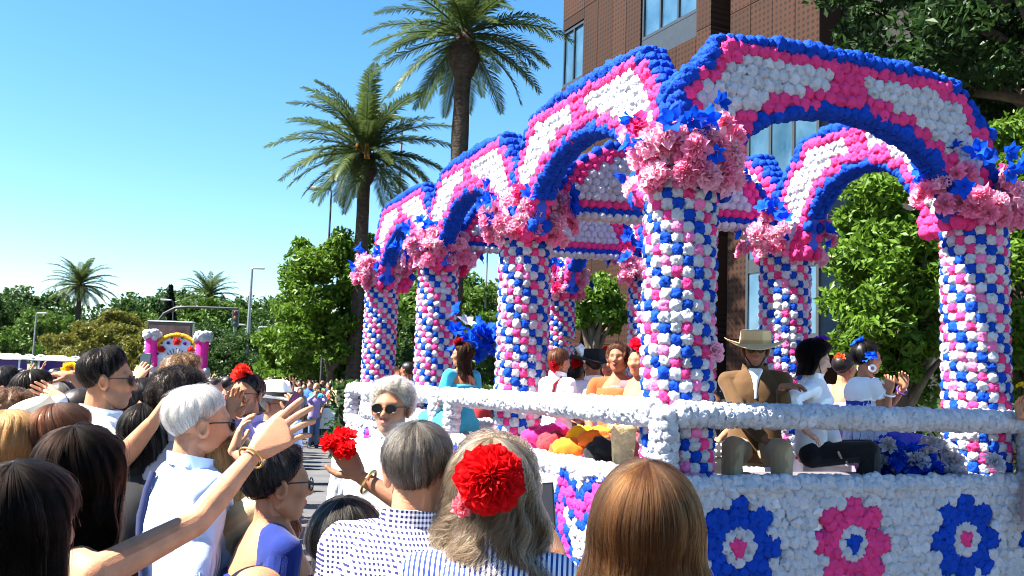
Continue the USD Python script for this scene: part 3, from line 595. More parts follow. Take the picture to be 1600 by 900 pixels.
SKINS = dict(fair=(0.45, 0.205, 0.115), tan=(0.36, 0.155, 0.083), olive=(0.35, 0.18, 0.105), brown=(0.24, 0.105, 0.058), pale=(0.55, 0.33, 0.24))
def person(name, label, pos, face, h=1.72, skin='tan', sex='m', lod=0, build=1.0, top=None, sleeve='short', bottom=None, dress=None, hair=None, hairmat=None, hairmat2=None, arms={}, seat=None, head=(0, 0, 0), lean=0.0, shades=None, group=None, brow=(0.03, 0.02, 0.015), stubble=None, hands={}, lip=None, seed=0, hs=None, fold=0.012, cls=None, shoe=None, knee=None, topfold=None, eye=False, neckline=0.0, legspread=0.13):
    """pos: ground (or, seated, the floor under the seat); face: turn about z, 0 looks along +y. arms: {'R': (wrist, pole[, finger dir, palm dir])} in world space."""
    R = np.random.default_rng(seed + 1); s = h / 1.72; hs = hs or (0.90 + 0.10 * s) * (0.97 if sex == 'f' else 1.0); B = build * s * (0.90 if sex == 'f' else 1.0)
    if cls: root = stage.CreateClassPrim('/World/' + cls); root = UsdGeom.Xform.Define(stage, root.GetPath()).GetPrim(); root.SetSpecifier(Sdf.SpecifierClass)
    else: root = thing(name, label, 'person', pos, face, group)
    cf, sf = math.cos(face), math.sin(face); Wl = lambda p: np.array([cf * (p[0] - pos[0]) + sf * (p[1] - pos[1]), -sf * (p[0] - pos[0]) + cf * (p[1] - pos[1]), p[2] - pos[2]]); Dl = lambda p: np.array([cf * p[0] + sf * p[1], -sf * p[0] + cf * p[1], p[2]])
    hip = np.array([0, 0, 0.93 * s]) if seat is None else np.array([0, 0, seat + 0.09 * s])
    base = hip[2] - 0.93 * s
    def up(p):                                                             # a standing point above the hips, leaned
        p = np.asarray(p, float) * [B / s if abs(p[0]) > 0.01 else 1, 1, 1]; q = p * s; q = q + [0, 0, base] - hip; q = rotv(q, (1, 0, 0), -lean * min(1, max(0, q[2] / (0.3 * s)))) + hip; return q
    rings = [(0.83, 0.125, 0.10), (0.90, 0.165, 0.118), (0.96, 0.170, 0.120), (1.08, 0.146, 0.105), (1.20, 0.155, 0.112), (1.31, 0.168, 0.120), (1.38, 0.160, 0.108), (1.43, 0.125, 0.085), (1.475, 0.066, 0.060), (1.495, 0.058, 0.056)]
    if sex == 'f': rings = [(z, rx * (0.90 if 1.0 < z < 1.15 else 1.04 if z < 1.0 else 0.95), ry * (1.12 if 1.25 < z < 1.36 else 0.95)) for z, rx, ry in rings]
    def torso(inf, z0=0.8, z1=1.6, n=20):
        out = []
        for z, rx, ry in rings:
            if z0 <= z <= z1:
                f = (z - 0.93) / 0.3; out.append((up((0, 0.008 if sex == 'f' and 1.25 < z < 1.36 else 0.0, z)), rx * B + inf, ry * s * (0.7 + 0.3 * build) + inf, -lean * min(1, max(0, f))))
        return out
    neck0, headc = up((0, -0.012, 1.46)), None
    headc = up((0, 0.018, 1.72 - 0.113 * hs / s)); Rh = pose_matrix(*head) @ pose_matrix(0, -lean * 0.4, 0); T = np.eye(4); T[:3, :3] = Rh; T[:3, 3] = headc
    seg = (14, 10, 6)[lod]
    nk = [(neck0, 0.058 * s), ((neck0 + headc) / 2 + [0, -0.008, -0.01], 0.054 * s if sex == 'm' else 0.046 * s)]
    body = [loft(torso(0), (22, 16, 8)[lod]), cone(neck0, headc + Rh @ [0, -0.022, -0.035], (0.060 if sex == 'm' else 0.050) * s, (0.055 if sex == 'm' else 0.046) * s, seg)]
    sh, el, wr, hd = {}, {}, {}, {}
    cloth = []
    for k, sx in (('R', 1), ('L', -1)):
        S = up((sx * 0.178, 0.0, 1.405)); la, lf = 0.285 * s, 0.250 * s
        if k in arms:
            a = arms[k]; Wr = Wl(np.asarray(a[0], float)); pole = Dl(unit(a[1])); S = S + unit(Wr - S) * [0.0, 0.02, 0.025] * s; v = Wr - S; D = min(np.linalg.norm(v), (la + lf) * 0.985)
            if np.linalg.norm(v) > la + lf: Wr = S + unit(v) * D
            v = unit(Wr - S); c = (la * la + D * D - lf * lf) / (2 * la * D); hgt = la * math.sqrt(max(0, 1 - c * c)); pp = unit(pole - v * (pole @ v)); E_ = S + v * la * c + pp * hgt
            fd, pn = (Dl(unit(a[2])), Dl(unit(a[3]))) if len(a) > 2 else (unit(Wr - E_), np.array([-sx, 0.3, 0.0]))
        elif seat is not None:
            E_ = S + np.array([sx * 0.05, 0.03, -0.27]) * s; Wr = E_ + unit([-sx * 0.35, 0.85, -0.25]) * lf; fd, pn = unit([-sx * 0.5, 0.8, -0.3]), np.array([0, 0, -1.0])
        else:
            E_ = S + np.array([sx * 0.045, -0.03, -0.28]) * s; Wr = E_ + np.array([sx * 0.01, 0.07, -0.24]) * s; fd, pn = np.array([0, 0.15, -1.0]), np.array([-sx, 0, 0.0])
        sh[k], el[k], wr[k] = S, E_, Wr; thick = 1.0 if sex == 'm' else 0.86
        body += [hulls([(up((sx * 0.05, -0.005, 1.435)), 0.045 * s), (S, 0.052 * s * thick), (up((sx * 0.10, 0, 1.36)), 0.06 * s)], seg), cone(S, E_, 0.050 * s * thick, 0.038 * s * thick, seg), cone(E_, E_ + (Wr - E_) * 0.35, 0.039 * s * thick, 0.040 * s * thick, seg), cone(E_ + (Wr - E_) * 0.35, Wr, 0.040 * s * thick, 0.0255 * s * thick, seg)]
        hd[k] = hand(Wr + unit(Wr - E_) * 0.008, fd, pn, sx, lod=0 if (lod == 0 and k in arms) else 1, **{'s': (0.98 if sex == 'm' else 0.90) * min(1.05, s), **hands.get(k, {})})
    hips, knees, ankles = {}, {}, {}
    for k, sx in (('R', 1), ('L', -1)):
        H_ = hip + np.array([sx * 0.085 * s, 0, -0.03 * s])
        if seat is None: K_, A_ = np.array([sx * 0.095 * s, 0.02, 0.49 * s]), np.array([sx * (legspread - 0.02) * s, -0.02, 0.085 * s])
        else:
            kk = knee or (0.0, 0.0); K_ = H_ + np.array([sx * (legspread - 0.06) * s, 0.40 * s, 0.05 * s]); K_[2] += kk[0]; A_ = K_ + np.array([0, kk[1], 0]); A_[2] = 0.08 * s
        hips[k], knees[k], ankles[k] = H_, K_, A_
        body += [cone(H_, K_, 0.080 * s, 0.054 * s, seg), cone(K_, A_, 0.052 * s, 0.034 * s, seg)]
    low = smooth_solid(union(body), (0.022, 0.04, 0.4)[lod], (8, 5, 0)[lod]) if lod < 2 else vf(union(body))
    whole = solid(low) + HEADS[lod].scale((hs,) * 3).transform(np.hstack([Rh, headc[:, None]])) + hd['R'] + hd['L']
    v, f = vf(whole); vl = (v - headc) @ Rh / hs
    part('body', (v, f), SKIN, root, True, skin_tint(vl, SKINS[skin], lip or ((0.42, 0.13, 0.11) if sex == 'm' else (0.5, 0.07, 0.07)), brow, stubble))
    L_ = (0.024, 0.036, 0.5)[lod]; foldA = (topfold if topfold is not None else fold) if lod < 2 else 0
    if top is not None:
        inf = 0.016; g = [loft(torso(inf, 0.89, (1.495 if not neckline else 1.44) - neckline), (22, 16, 8)[lod])]
        for k, sx in (('R', 1), ('L', -1)):
            if sleeve == 'none':
                g.append(hulls([(up((sx * 0.05, -0.005, 1.42)), 0.05 * s), (up((sx * 0.12, -0.003, 1.39)), 0.052 * s)], seg)); continue
            th = 1.0 if sex == 'm' else 0.88
            g += [hulls([(up((sx * 0.05, -0.006, 1.425)), 0.052 * s), (sh[k], 0.066 * s * th), (up((sx * 0.10, 0, 1.35)), 0.075 * s)], seg)]
            if sleeve == 'short': pts = [sh[k], sh[k] * 0.45 + el[k] * 0.55, sh[k] * 0.28 + el[k] * 0.72]; rr = [0.064 * s * th, 0.062 * s * th, 0.063 * s * th]
            else: pts = [sh[k], sh[k] * 0.5 + el[k] * 0.5, el[k], el[k] * 0.4 + wr[k] * 0.6, el[k] * 0.06 + wr[k] * 0.94]; rr = [0.064 * s * th, 0.058 * s * th, 0.055 * s * th, 0.047 * s * th, 0.040 * s * th]
            if sleeve == 'short': g.append(solid(tube(pts, rr, (16, 12, 6)[lod])))
            else: g += [solid(tube(pts[:3], rr[:3], (16, 12, 6)[lod])), m3.Manifold.sphere(rr[2], seg).translate(tuple(pts[2])), solid(tube(pts[2:], rr[2:], (16, 12, 6)[lod]))]
        m = union(g); v, f = smooth_solid(m, L_, (6, 4, 0)[lod], foldA, seed + 3) if lod < 2 else vf(m)
        shirtv = v; sp = part('shirt', (v, f), top, root, 60)
        if sleeve != 'none' and lod < 2 and not neckline:
            ring = []; a = np.linspace(-PI * 0.92, PI * 0.92, 19) - PI / 2; n0 = neck0 + np.array([0, 0.004, 0.012])
            for q in a: ring.append([[n0[0] + (0.079 + 0.003 * w) * s * math.cos(q) * (1 + 0.12 * (1 - w)), n0[1] + (0.074 + 0.003 * w) * s * math.sin(q) + 0.008, n0[2] + (0.040 * w + 0.0 + 0.014 * -math.sin(q)) * s] for w in (0, 1)])
            ring = np.array(ring); o = ring.copy(); o[:, :, :2] = n0[:2] + (o[:, :, :2] - n0[:2]) * 1.06; prof = np.concatenate([ring, o[:, ::-1]], 1)
            part('collar', grid_tube(prof), top, root, 40)
    if dress is not None:                                                    # bodice and long skirt
        g = [loft(torso(0.014, 0.89, 1.36), (22, 16, 8)[lod])]
        if seat is None: sk = [(up((0, 0, 1.06)), 0.15 * B, 0.11 * s, 0), (np.array([0, 0, 0.85 * s]), 0.2 * s, 0.17 * s, 0), (np.array([0, 0, 0.45 * s]), 0.27 * s, 0.24 * s, 0), (np.array([0, 0, 0.1 * s]), 0.40 * s, 0.36 * s, 0)]; g.append(loft(sk[::-1], (28, 20, 10)[lod]))
        else:
            kz = knees['R']; g.append(hulls([(hip + [0, 0, 0.06], 0.15 * B), (hips['R'] + [0.03, 0, 0], 0.11 * s), (hips['L'] - [0.03, 0, 0], 0.11 * s), (knees['R'], 0.085 * s), (knees['L'], 0.085 * s)], seg)); g.append(hulls([(knees['R'], 0.08 * s), (knees['L'], 0.08 * s), (ankles['R'] + [0.06, 0.06, 0.02], 0.06), (ankles['L'] + [-0.06, 0.06, 0.02], 0.06)], seg))
        if sleeve != 'none':
            for k, sx in (('R', 1), ('L', -1)): g += [hulls([(up((sx * 0.06, 0, 1.40)), 0.05 * s), (sh[k], 0.062 * s)], seg), solid(tube([sh[k], sh[k] * 0.4 + el[k] * 0.6], [0.064 * s, 0.068 * s], (16, 10, 6)[lod]))]
        m = union(g); v, f = smooth_solid(m, L_, (6, 4, 0)[lod], foldA, seed + 3) if lod < 2 else vf(m)
        part('dress', (v, f), dress, root, 60)
    else:
        bm = bottom or M('dark_trousers', (0.03, 0.03, 0.04), 0.8); g = [hulls([(hip + [0, 0, 0.04 * s], 0.13 * B), (hips['R'] + [0.03, 0, 0], 0.095 * s), (hips['L'] - [0.03, 0, 0], 0.095 * s)], seg)]
        for k in 'RL': g += [cone(hips[k], knees[k], 0.094 * s, 0.072 * s, seg), solid(tube([knees[k], ankles[k] + [0, 0, 0.02]], [0.070 * s, 0.058 * s], (14, 10, 6)[lod])), m3.Manifold.sphere(0.071 * s, seg).translate(tuple(knees[k]))]
        m = union(g); v, f = smooth_solid(m, L_ * 1.2, (5, 4, 0)[lod], foldA, seed + 7) if lod < 2 else vf(m)
        part('trousers', (v, f), bm, root, 60)
    for k, sx in (('R', 1), ('L', -1)):
        A_ = ankles[k]; part('shoe', vf(hulls([(A_ + [0, -0.03, -0.045 * s], 0.035 * s), (A_ + [0, 0.05, -0.05 * s], 0.034 * s), (A_ + [sx * 0.01, 0.13 * s, -0.056 * s], 0.028 * s), (A_, 0.04 * s)], 8)), shoe or M('dark_leather', (0.03, 0.022, 0.018), 0.45), root, 60)
    if hair is not None: build_hair(T, hs, hair, hairmat, hairmat2 or hairmat, root, R, lod)
    if shades is not None: glasses(T, hs, root, shades == 'dark')
    if eye: eyes(T, hs, root)
    return dict(prim=root, T=T, hs=hs, headc=headc, wr=wr, el=el, sh=sh, Rh=Rh, up=up, s=s, pos=np.array(pos, float), face=face, B=B, hips=hips, knees=knees, shirtv=shirtv if top is not None else None)
def on_head(P_, p): return P_['headc'] + P_['Rh'] @ (np.asarray(p, float) * P_['hs'])
def world_of(P_, p):
    c, s = math.cos(P_['face']), math.sin(P_['face']); return P_['pos'] + np.array([c * p[0] - s * p[1], s * p[0] + c * p[1], p[2]])

HC = {}
def strand_material(name, c):
    ior = 1.1 if max(c) < 0.02 else 1.2
    return usdkit.material(stage, '/World/Looks/' + name, {'h': ('principled_hair_bsdf', dict(model='Chiang', parametrization='Direct coloring', color=c, roughness=0.40, radial_roughness=0.5, ior=ior))}, [], surface='h.BSDF')
STRAND = {}
def hairs(name, c):
    if name not in HC:
        HC[name] = (hair_material('hair_' + name, c), hair_material('hair_light_' + name, tuple(min(0.9, x * 2.1 + 0.01) for x in c)))
        for m_, k_, nm in ((HC[name][0], 0.42, 'strand_'), (HC[name][1], 0.75, 'strand_light_')): STRAND[str(m_.GetPath())] = strand_material(nm + name, tuple(min(0.85, (x ** 1.12) * k_ * 1.2 + 0.0004) for x in c))
    return HC[name]
BLACKH, BROWNH, CHESTNUT, AUBURN, BLONDE, GREYH, WHITEH, SALT, CURLYGREY = (hairs(n, c) for n, c in (('black', (0.007, 0.006, 0.006)), ('dark_brown', (0.016, 0.010, 0.008)), ('light_brown', (0.10, 0.052, 0.024)), ('auburn', (0.09, 0.032, 0.014)), ('blonde', (0.34, 0.19, 0.08)), ('grey', (0.19, 0.165, 0.14)), ('white', (0.50, 0.48, 0.45)), ('salt_and_pepper', (0.045, 0.042, 0.04)), ('ash_grey', (0.21, 0.15, 0.10))))
SHORT = dict(front=56, side=82, back=117, vol=0.014, nape=2.0, n=700, width=0.0016, sidek=0.35, fade=0.05)
LONG = dict(front=56, side=90, back=120, vol=0.02, hang=0.28, hangphi=62, n=1500, width=0.0012, lock=0.008, flare=1.1)
BOB = dict(front=58, side=92, back=120, vol=0.022, hang=0.10, hangphi=58, n=900, width=0.0014)
BUN = dict(front=56, side=88, back=118, vol=0.012, n=500, width=0.0014, lock=0.003)
CURLS = dict(front=54, side=92, back=116, vol=0.032, sidek=0.7, fade=0.03, lock=0.012, lockf=30, bumps=0.22, n=900, width=0.0016, curl=0.008)

def cloth(name, col, rough=0.85, var=0.08, bump=0.0012, sheen=0.1): return M(name, col, rough, var=var, scale=9, bump=bump, bscale=260, spec=0.15, sheen=sheen)
def flower(parent, p, n, size, protos, col, name='flower', seed=0, num=1, spread=0.0):
    R = np.random.default_rng(seed); P_ = np.asarray(p, float) + R.normal(0, spread, (num, 3)); N_ = unit(n) + R.normal(0, 0.3 if num > 1 else 0, (num, 3))
    m, t = scatter(P_, N_, np.full(num, size), protos, R, np.tile(col, (num, 1))); return part(name, m, PETAL, parent, True, t)
def lathe(prof, n=40): # profile (r, z)
    g = np.arange(n) * 2 * PI / n; return grid_tube(np.array([[[r * math.cos(a), r * math.sin(a), z] for a in g] for r, z in prof]))
def hat(P_, kind, mat, band, name='hat', tilt=0.0, dz=0.0):
    if kind == 'cordobes': prof = [(0.001, 0.115), (0.088, 0.113), (0.096, 0.105), (0.100, 0.03), (0.104, 0.004), (0.190, 0.002), (0.198, 0.006), (0.198, 0.002), (0.190, -0.004), (0.1, -0.004), (0.092, 0.02), (0.088, 0.1), (0.001, 0.105)]
    else: prof = [(0.001, 0.110), (0.055, 0.116), (0.082, 0.108), (0.094, 0.06), (0.103, 0.006), (0.13, -0.002), (0.152, 0.004), (0.152, 0.0), (0.13, -0.007), (0.1, -0.002), (0.09, 0.04), (0.075, 0.098), (0.001, 0.1)]
    v, f = lathe(prof); v = v * ([1.08, 1.2, 0.9] if kind == 'cordobes' else [0.94, 1.1, 1.0])
    if kind == 'cordobes': br = np.clip((np.hypot(v[:, 0], v[:, 1]) - 0.11) / 0.1, 0, 1); v[:, 2] += br * (0.035 * (v[:, 0] / 0.2) ** 2 - 0.022 * (v[:, 1] / 0.2) ** 2)
    if kind != 'cordobes':
        top = np.clip(v[:, 2] / 0.11, 0, 1); v[:, 2] -= 0.03 * top * np.exp(-(v[:, 0] / 0.03) ** 2); v[:, 0] *= 1 - 0.28 * top * np.exp(-((v[:, 1] - 0.08) / 0.06) ** 2); br = np.clip((np.hypot(v[:, 0], v[:, 1]) - 0.11) / 0.04, 0, 1); v[:, 2] += br * (0.020 * (v[:, 0] / 0.14) ** 2 - 0.022 * np.clip(v[:, 1] / 0.15, 0, 1))
    Rt = P_['Rh'] @ pose_matrix(0, tilt, 0); o = on_head(P_, (0, -0.006, 0.052 + dz)); w = lambda a: a * P_['hs'] @ Rt.T + o
    h = part(name, (w(v), f), mat, P_['prim'], 50)
    b, bf = lathe([(0.104, 0.008), (0.1045, 0.010), (0.1015, 0.036), (0.099, 0.036), (0.099, 0.008)]); part('hat_band', (w(b * ([1.085, 1.205, 0.9] if kind == 'cordobes' else [0.945, 1.105, 1])), bf), band, h, 50)
    return h
# ================================================================== people near the viewpoint
WHITECLOTH, PALEBLUE, BLACKC, NAVY, ROYAL, LAV = cloth('white_cotton', (0.78, 0.78, 0.79)), cloth('pale_blue_cotton', (0.46, 0.58, 0.80)), cloth('black_cloth', (0.012, 0.012, 0.014)), cloth('navy_cloth', (0.015, 0.022, 0.07)), cloth('royal_blue_knit', (0.005, 0.016, 0.13)), cloth('lavender_cotton', (0.36, 0.27, 0.48))
KHAKI, GREYC = cloth('khaki_cloth', (0.27, 0.20, 0.12)), cloth('grey_cloth', (0.30, 0.30, 0.33))
def checks(name, base, c1, step, width=0.5):
    """Woven checks: two sets of threads crossing."""
    N = {'co': ('texture_coordinate', {}), 'sx': ('separate_xyz', {}), 'no': ('noise_texture', dict(scale=200.0, detail=2.0)), 'p': ('principled_bsdf', dict(roughness=0.85, specular_ior_level=0.15)), 'bu': ('bump', dict(strength=1.0, distance=0.0012))}; L = [('co.object', 'sx.vector'), ('no.fac', 'bu.height'), ('bu.normal', 'p.normal')]; prev = None
    N['sum'] = ('math', dict(math_type='add')); L += [('sx.x', 'sum.value1'), ('sx.y', 'sum.value2')]
    for k, src in (('a', 'sum.value'), ('b', 'sx.z')):
        N[k + 'm'] = ('math', dict(math_type='multiply', value2=1 / step)); N[k + 'f'] = ('math', dict(math_type='fraction')); N[k + 'l'] = ('math', dict(math_type='less_than', value2=width)); L += [(src, k + 'm.value1'), (k + 'm.value', k + 'f.value1'), (k + 'f.value', k + 'l.value1')]
    N['s'] = ('math', dict(math_type='add')); N['h'] = ('math', dict(math_type='multiply', value2=0.5)); N['mx'] = ('mix', dict(mix_type='mix', color1=base, color2=c1)); L += [('al.value', 's.value1'), ('bl.value', 's.value2'), ('s.value', 'h.value1'), ('h.value', 'mx.fac'), ('mx.color', 'p.base_color')]
    return usdkit.material(stage, '/World/Looks/' + name, N, L, surface='p.BSDF')
GINGHAM = checks('checked_cotton', (0.78, 0.76, 0.82), (0.02, 0.02, 0.10), 0.012, 0.5)
STRIPED = M('striped_cotton', (0.7, 0.72, 0.78), 0.85)
def stripes(name, c0, c1, step, axis='x', width=0.45):
    N = {'co': ('texture_coordinate', {}), 'sx': ('separate_xyz', {}), 'm': ('math', dict(math_type='multiply', value2=1 / step)), 'f': ('math', dict(math_type='fraction')), 'l': ('math', dict(math_type='less_than', value2=width)), 'mx': ('mix', dict(mix_type='mix', color1=c0, color2=c1)), 'p': ('principled_bsdf', dict(roughness=0.85, specular_ior_level=0.15))}
    return usdkit.material(stage, '/World/Looks/' + name, N, [('co.object', 'sx.vector'), ('sx.' + axis, 'm.value1'), ('m.value', 'f.value1'), ('f.value', 'l.value1'), ('l.value', 'mx.fac'), ('mx.color', 'p.base_color')], surface='p.BSDF')
STRIPE = stripes('blue_striped_cotton', (0.75, 0.76, 0.8), (0.03, 0.05, 0.25), 0.012)
RED = np.array([0.75, 0.008, 0.012])
GOLD = M('gold', (0.8, 0.5, 0.15), 0.3, metal=1.0)

def bigcarn(seed):
    R = np.random.default_rng(seed); items = []
    for k in range(9):
        n = 44; tilt = 0.10 + 0.19 * k; a = np.arange(n) * 2 * PI / n; rad = []
        for q, s in enumerate((0.10, 0.45, 0.78, 1.0)):
            el = tilt + (0.05 + 0.13 * q / 3) * np.sin(a * (6 + k) + R.random() * 6) + R.normal(0, 0.07, n) * q / 3; rr = s * (1 + R.normal(0, 0.05, n) * (q > 1)) * (0.86 + 0.016 * k)
            rad.append(np.stack([rr * np.sin(el) * np.cos(a), rr * np.sin(el) * np.sin(a), rr * np.cos(el) * 0.8], -1))
        items.append(grid_tube(np.array(rad), False))
    return cat_mesh(items)
BIGCARN = [bigcarn(3)]
def who(px, top, depth, h=None):
    p = at(px, top, depth); return dict(pos=(p[0], p[1], 0.0), h=float(p[2]))
D = math.radians
def bangle(P_, k, t, r, mat, name='bracelet', thick=0.003):
    w, e = P_['wr'][k], P_['el'][k]; c = w + (e - w) * t; d = unit(w - e); a = unit(np.cross(d, [0.3, 0.2, 0.9])); b = np.cross(d, a); g = np.linspace(0, 2 * PI, 25)
    part(name, tube(c + r * (np.cos(g)[:, None] * a + np.sin(g)[:, None] * b), thick, 6), mat, P_['prim'], 60)

A_ = person('person', 'person with straight dark hair whose head fills the lower left corner', face=D(-14), skin='tan', sex='f', hair=dict(LONG, n=4500, width=0.0008, front=60, vol=0.014, lock=0.004, hangphi=80, hang=0.34), hairmat=BROWNH[0], hairmat2=BROWNH[1], top=BLACKC, sleeve='short', seed=1, **who(30, 737, 1.75))
B_ = person('person', 'dark long-haired person with bare arm stretched out waving, gold bracelet on wrist', face=D(-52), head=(D(28), 0, 0), skin='fair', sex='f', hair=dict(LONG, n=5000, width=0.0008, wave=0.014, vol=0.016, hang=0.36, lock=0.012, flare=1.12), hairmat=BROWNH[0], hairmat2=hairs('chocolate', (0.03, 0.014, 0.009))[0], top=cloth('olive_top', (0.05, 0.045, 0.03)), sleeve='none', neckline=0.03, seed=2, arms={'R': (at(398, 708, 2.46), (0.1, -0.1, -1), (0.72, 0.25, 0.62), (0.35, 0.93, 0.05))}, hands={'R': dict(curl=[0.12, 0.22, 0.30, 0.36], spread=0.16, thumb=0.3, s=1.08)}, **who(122, 678, 2.2))
bangle(B_, 'R', 0.07, 0.034, GOLD)
C_ = person('person', 'young man in white T-shirt and sunglasses with short black quiff, seen in profile', face=D(-72), skin='tan', hair=dict(SHORT, n=1300, front=54, quiff=0.012, vol=0.020, side=84, lock=0.009, sidek=0.45), hairmat=BLACKH[0], hairmat2=BROWNH[0], top=WHITECLOTH, sleeve='short', shades='dark', stubble=(0.14, 0.09, 0.07), seed=3, topfold=0.03, arms={'R': (at(237, 662, 3.55), (0.2, -0.6, -0.8), (0.42, 0.1, 0.9), (0.9, 0.3, -0.3))}, hands={'R': dict(curl=[0.35, 0.45, 0.5, 0.55])}, **who(165, 553, 4.1))
Dp = person('person', 'white-haired man in pale blue shirt with a dark strap across his back', face=D(-58), skin='fair', hair=dict(SHORT, n=2600, width=0.001, front=60, side=84, back=118, vol=0.015, lock=0.007, sweep=0.3, sidek=0.6), hairmat=WHITEH[0], hairmat2=hairs('silver', (0.3, 0.29, 0.28))[0], top=PALEBLUE, sleeve='long', shades='dark', seed=4, topfold=0.035, build=1.06, **who(308, 611, 3.2))
def on_shirt(P_, x, z, off=0.006):
    v = P_['shirtv']; k = np.hypot(v[:, 0] - x, v[:, 2] - z) < 0.035; return np.array([x, v[k][:, 1].min() - off, z])
zz = Dp['s']; part('strap', tube([on_shirt(Dp, x * zz, z * zz) for x, z in ((-0.03, 1.455), (-0.01, 1.40), (0.02, 1.32), (0.045, 1.24), (0.07, 1.16), (0.09, 1.08), (0.105, 1.0))], 0.012, 8), NAVY, Dp['prim'], 60)
bald = person('person', 'bald-headed person just showing at the bottom edge below the woman in royal blue', face=D(-20), skin='fair', top=BLACKC, seed=30, lod=1, **who(398, 884, 2.3))
E_p = person('person', 'woman in royal blue top and glasses, black hair pinned up', face=D(-62), skin='tan', sex='f', hair=dict(BUN, n=900, vol=0.020, bumps=0.12, back=112, lock=0.008), hairmat=BLACKH[0], hairmat2=BROWNH[0], top=ROYAL, sleeve='short', neckline=0.075, shades='clear', seed=5, build=1.15, **who(430, 702, 3.0))
Fp = person('person', 'short grey-haired person in black raising a hand that holds red carnations', face=D(-10), skin='brown', sex='f', hair=dict(BOB, n=1500, vol=0.02, hang=0.05, wave=0.006), hairmat=SALT[0], hairmat2=GREYH[0], top=BLACKC, sleeve='short', seed=6, arms={'R': (at(564, 746, 2.6), (0.9, -0.3, -0.9), (-0.55, 0.1, 0.75), (-0.5, 0.85, 0.3))}, hands={'R': dict(curl=[0.35, 0.45, 0.5, 0.5], spread=0.05)}, **who(540, 790, 2.55))
bangle(Fp, 'R', 0.12, 0.033, GOLD, 'wristwatch', 0.004)
Gp = person('person', 'man with cropped grey hair in a navy and white checked shirt', face=D(-16), skin='fair', hair=dict(SHORT, n=5000, width=0.0009, front=58, side=80, back=116, nape=3.0, vol=0.011, lock=0.003, sidek=0.3, fade=0.06), hairmat=GREYH[0], hairmat2=SALT[0], top=GINGHAM, sleeve='long', seed=7, build=1.05, topfold=0.03, **who(655, 668, 2.36))
Hp = person('person', 'man with curly white hair and sunglasses in a white shirt, facing the crowd', face=D(168), skin='tan', hair=dict(CURLS, n=3000, vol=0.024, front=52, side=92, wave=0.02, curl=0.014, bumps=0.3), hairmat=hairs('cream_grey', (0.42, 0.39, 0.34))[0], hairmat2=WHITEH[1], top=WHITECLOTH, sleeve='long', bottom=WHITECLOTH, shades='dark', stubble=(0.25, 0.2, 0.17), seed=8, build=1.12, topfold=0.024, **who(615, 601, 4.5))
Jp = person('person', 'woman with curly grey hair and a big red carnation, filming with a phone', face=D(-4), skin='fair', sex='f', hair=dict(front=56, side=96, back=122, vol=0.016, hang=0.27, hangphi=55, lock=0.014, lockf=22, wave=0.014, n=6500, width=0.0015, curl=0.017, clump=170, cspread=0.03, flare=1.6), hairmat=CURLYGREY[0], hairmat2=hairs('pale_ash', (0.48, 0.41, 0.31))[0], top=STRIPE, sleeve='long', seed=9, arms={'R': (at(876, 876, 2.4), (0.6, 0.1, -1), (-0.45, 0.35, 0.85), (-0.8, 0.5, 0.1))}, hands={'R': dict(curl=[0.75, 0.8, 0.85, 0.9], spread=0.0)}, **who(770, 697, 2.25))
flower(Jp['prim'], on_head(Jp, (0.004, -0.125, 0.045)), (0.1, -0.95, 0.25), 0.080, BIGCARN, RED, seed=3, num=1)
flower(Jp['prim'], on_head(Jp, (-0.055, -0.125, -0.02)), (-0.4, -0.9, 0.1), 0.028, CARN, np.array([0.85, 0.2, 0.25]), seed=4)
Kp = person('person', 'woman with long straight light brown hair seen from behind, nearest the float corner', face=D(-4), skin='fair', sex='f', hair=dict(LONG, n=9000, width=0.0008, vol=0.012, hang=0.42, hangphi=50, lock=0.003, wave=0.008, flare=1.55, part=1), hairmat=hairs('honey_brown', (0.11, 0.048, 0.017))[0], hairmat2=hairs('gold_brown', (0.22, 0.105, 0.038))[0], top=cloth('mustard_top', (0.25, 0.2, 0.12)), sleeve='short', seed=10, **who(1012, 735, 1.58))
def phone(p, d, n, label, name='mobile_phone'):
    """A phone standing along d, its screen facing -n."""
    d, n = unit(d), unit(np.asarray(n) - unit(d) * (unit(d) @ np.asarray(n))); a = np.cross(d, n); v, f = box(-0.036, 0.036, -0.075, 0.075, -0.004, 0.004, 0.002); Rm = np.stack([a, d, n], 1)
    o = thing(name, label, 'phone', p); part('case', (v @ Rm.T, f), BLACKPLASTIC, o, 40); v, f = box(-0.033, 0.033, -0.07, 0.07, -0.0046, -0.0041); part('screen', (v @ Rm.T, f), M('phone_screen', (0.03, 0.035, 0.045), 0.1, spec=0.6), o, False)
    for q in range(2):
        v, f = box(-0.028 + 0.018 * q, -0.016 + 0.018 * q, 0.055, 0.067, 0.0041, 0.0052); part('camera_lens', (v @ Rm.T, f), LENS, o, False)
phone(at(846, 800, 2.5), (-0.08, 0.1, 1), (0.25, 0.97, 0), 'dark phone held up by the woman with curly grey hair')
bq = thing('carnation_bunch', 'red carnations held between raised fingers in front of the float', 'flowers', at(532, 701, 2.62))
for k in range(5): 
    m, t = scatter(PR.normal(0, 0.014, (1, 3)) + [[0.012 * (k - 2), 0, 0]], np.array([[PR.normal(0, .3), -0.5, 1.0]]), 0.032, CARN, PR, RED[None]); part('carnation', m, PETAL, bq, True, t)

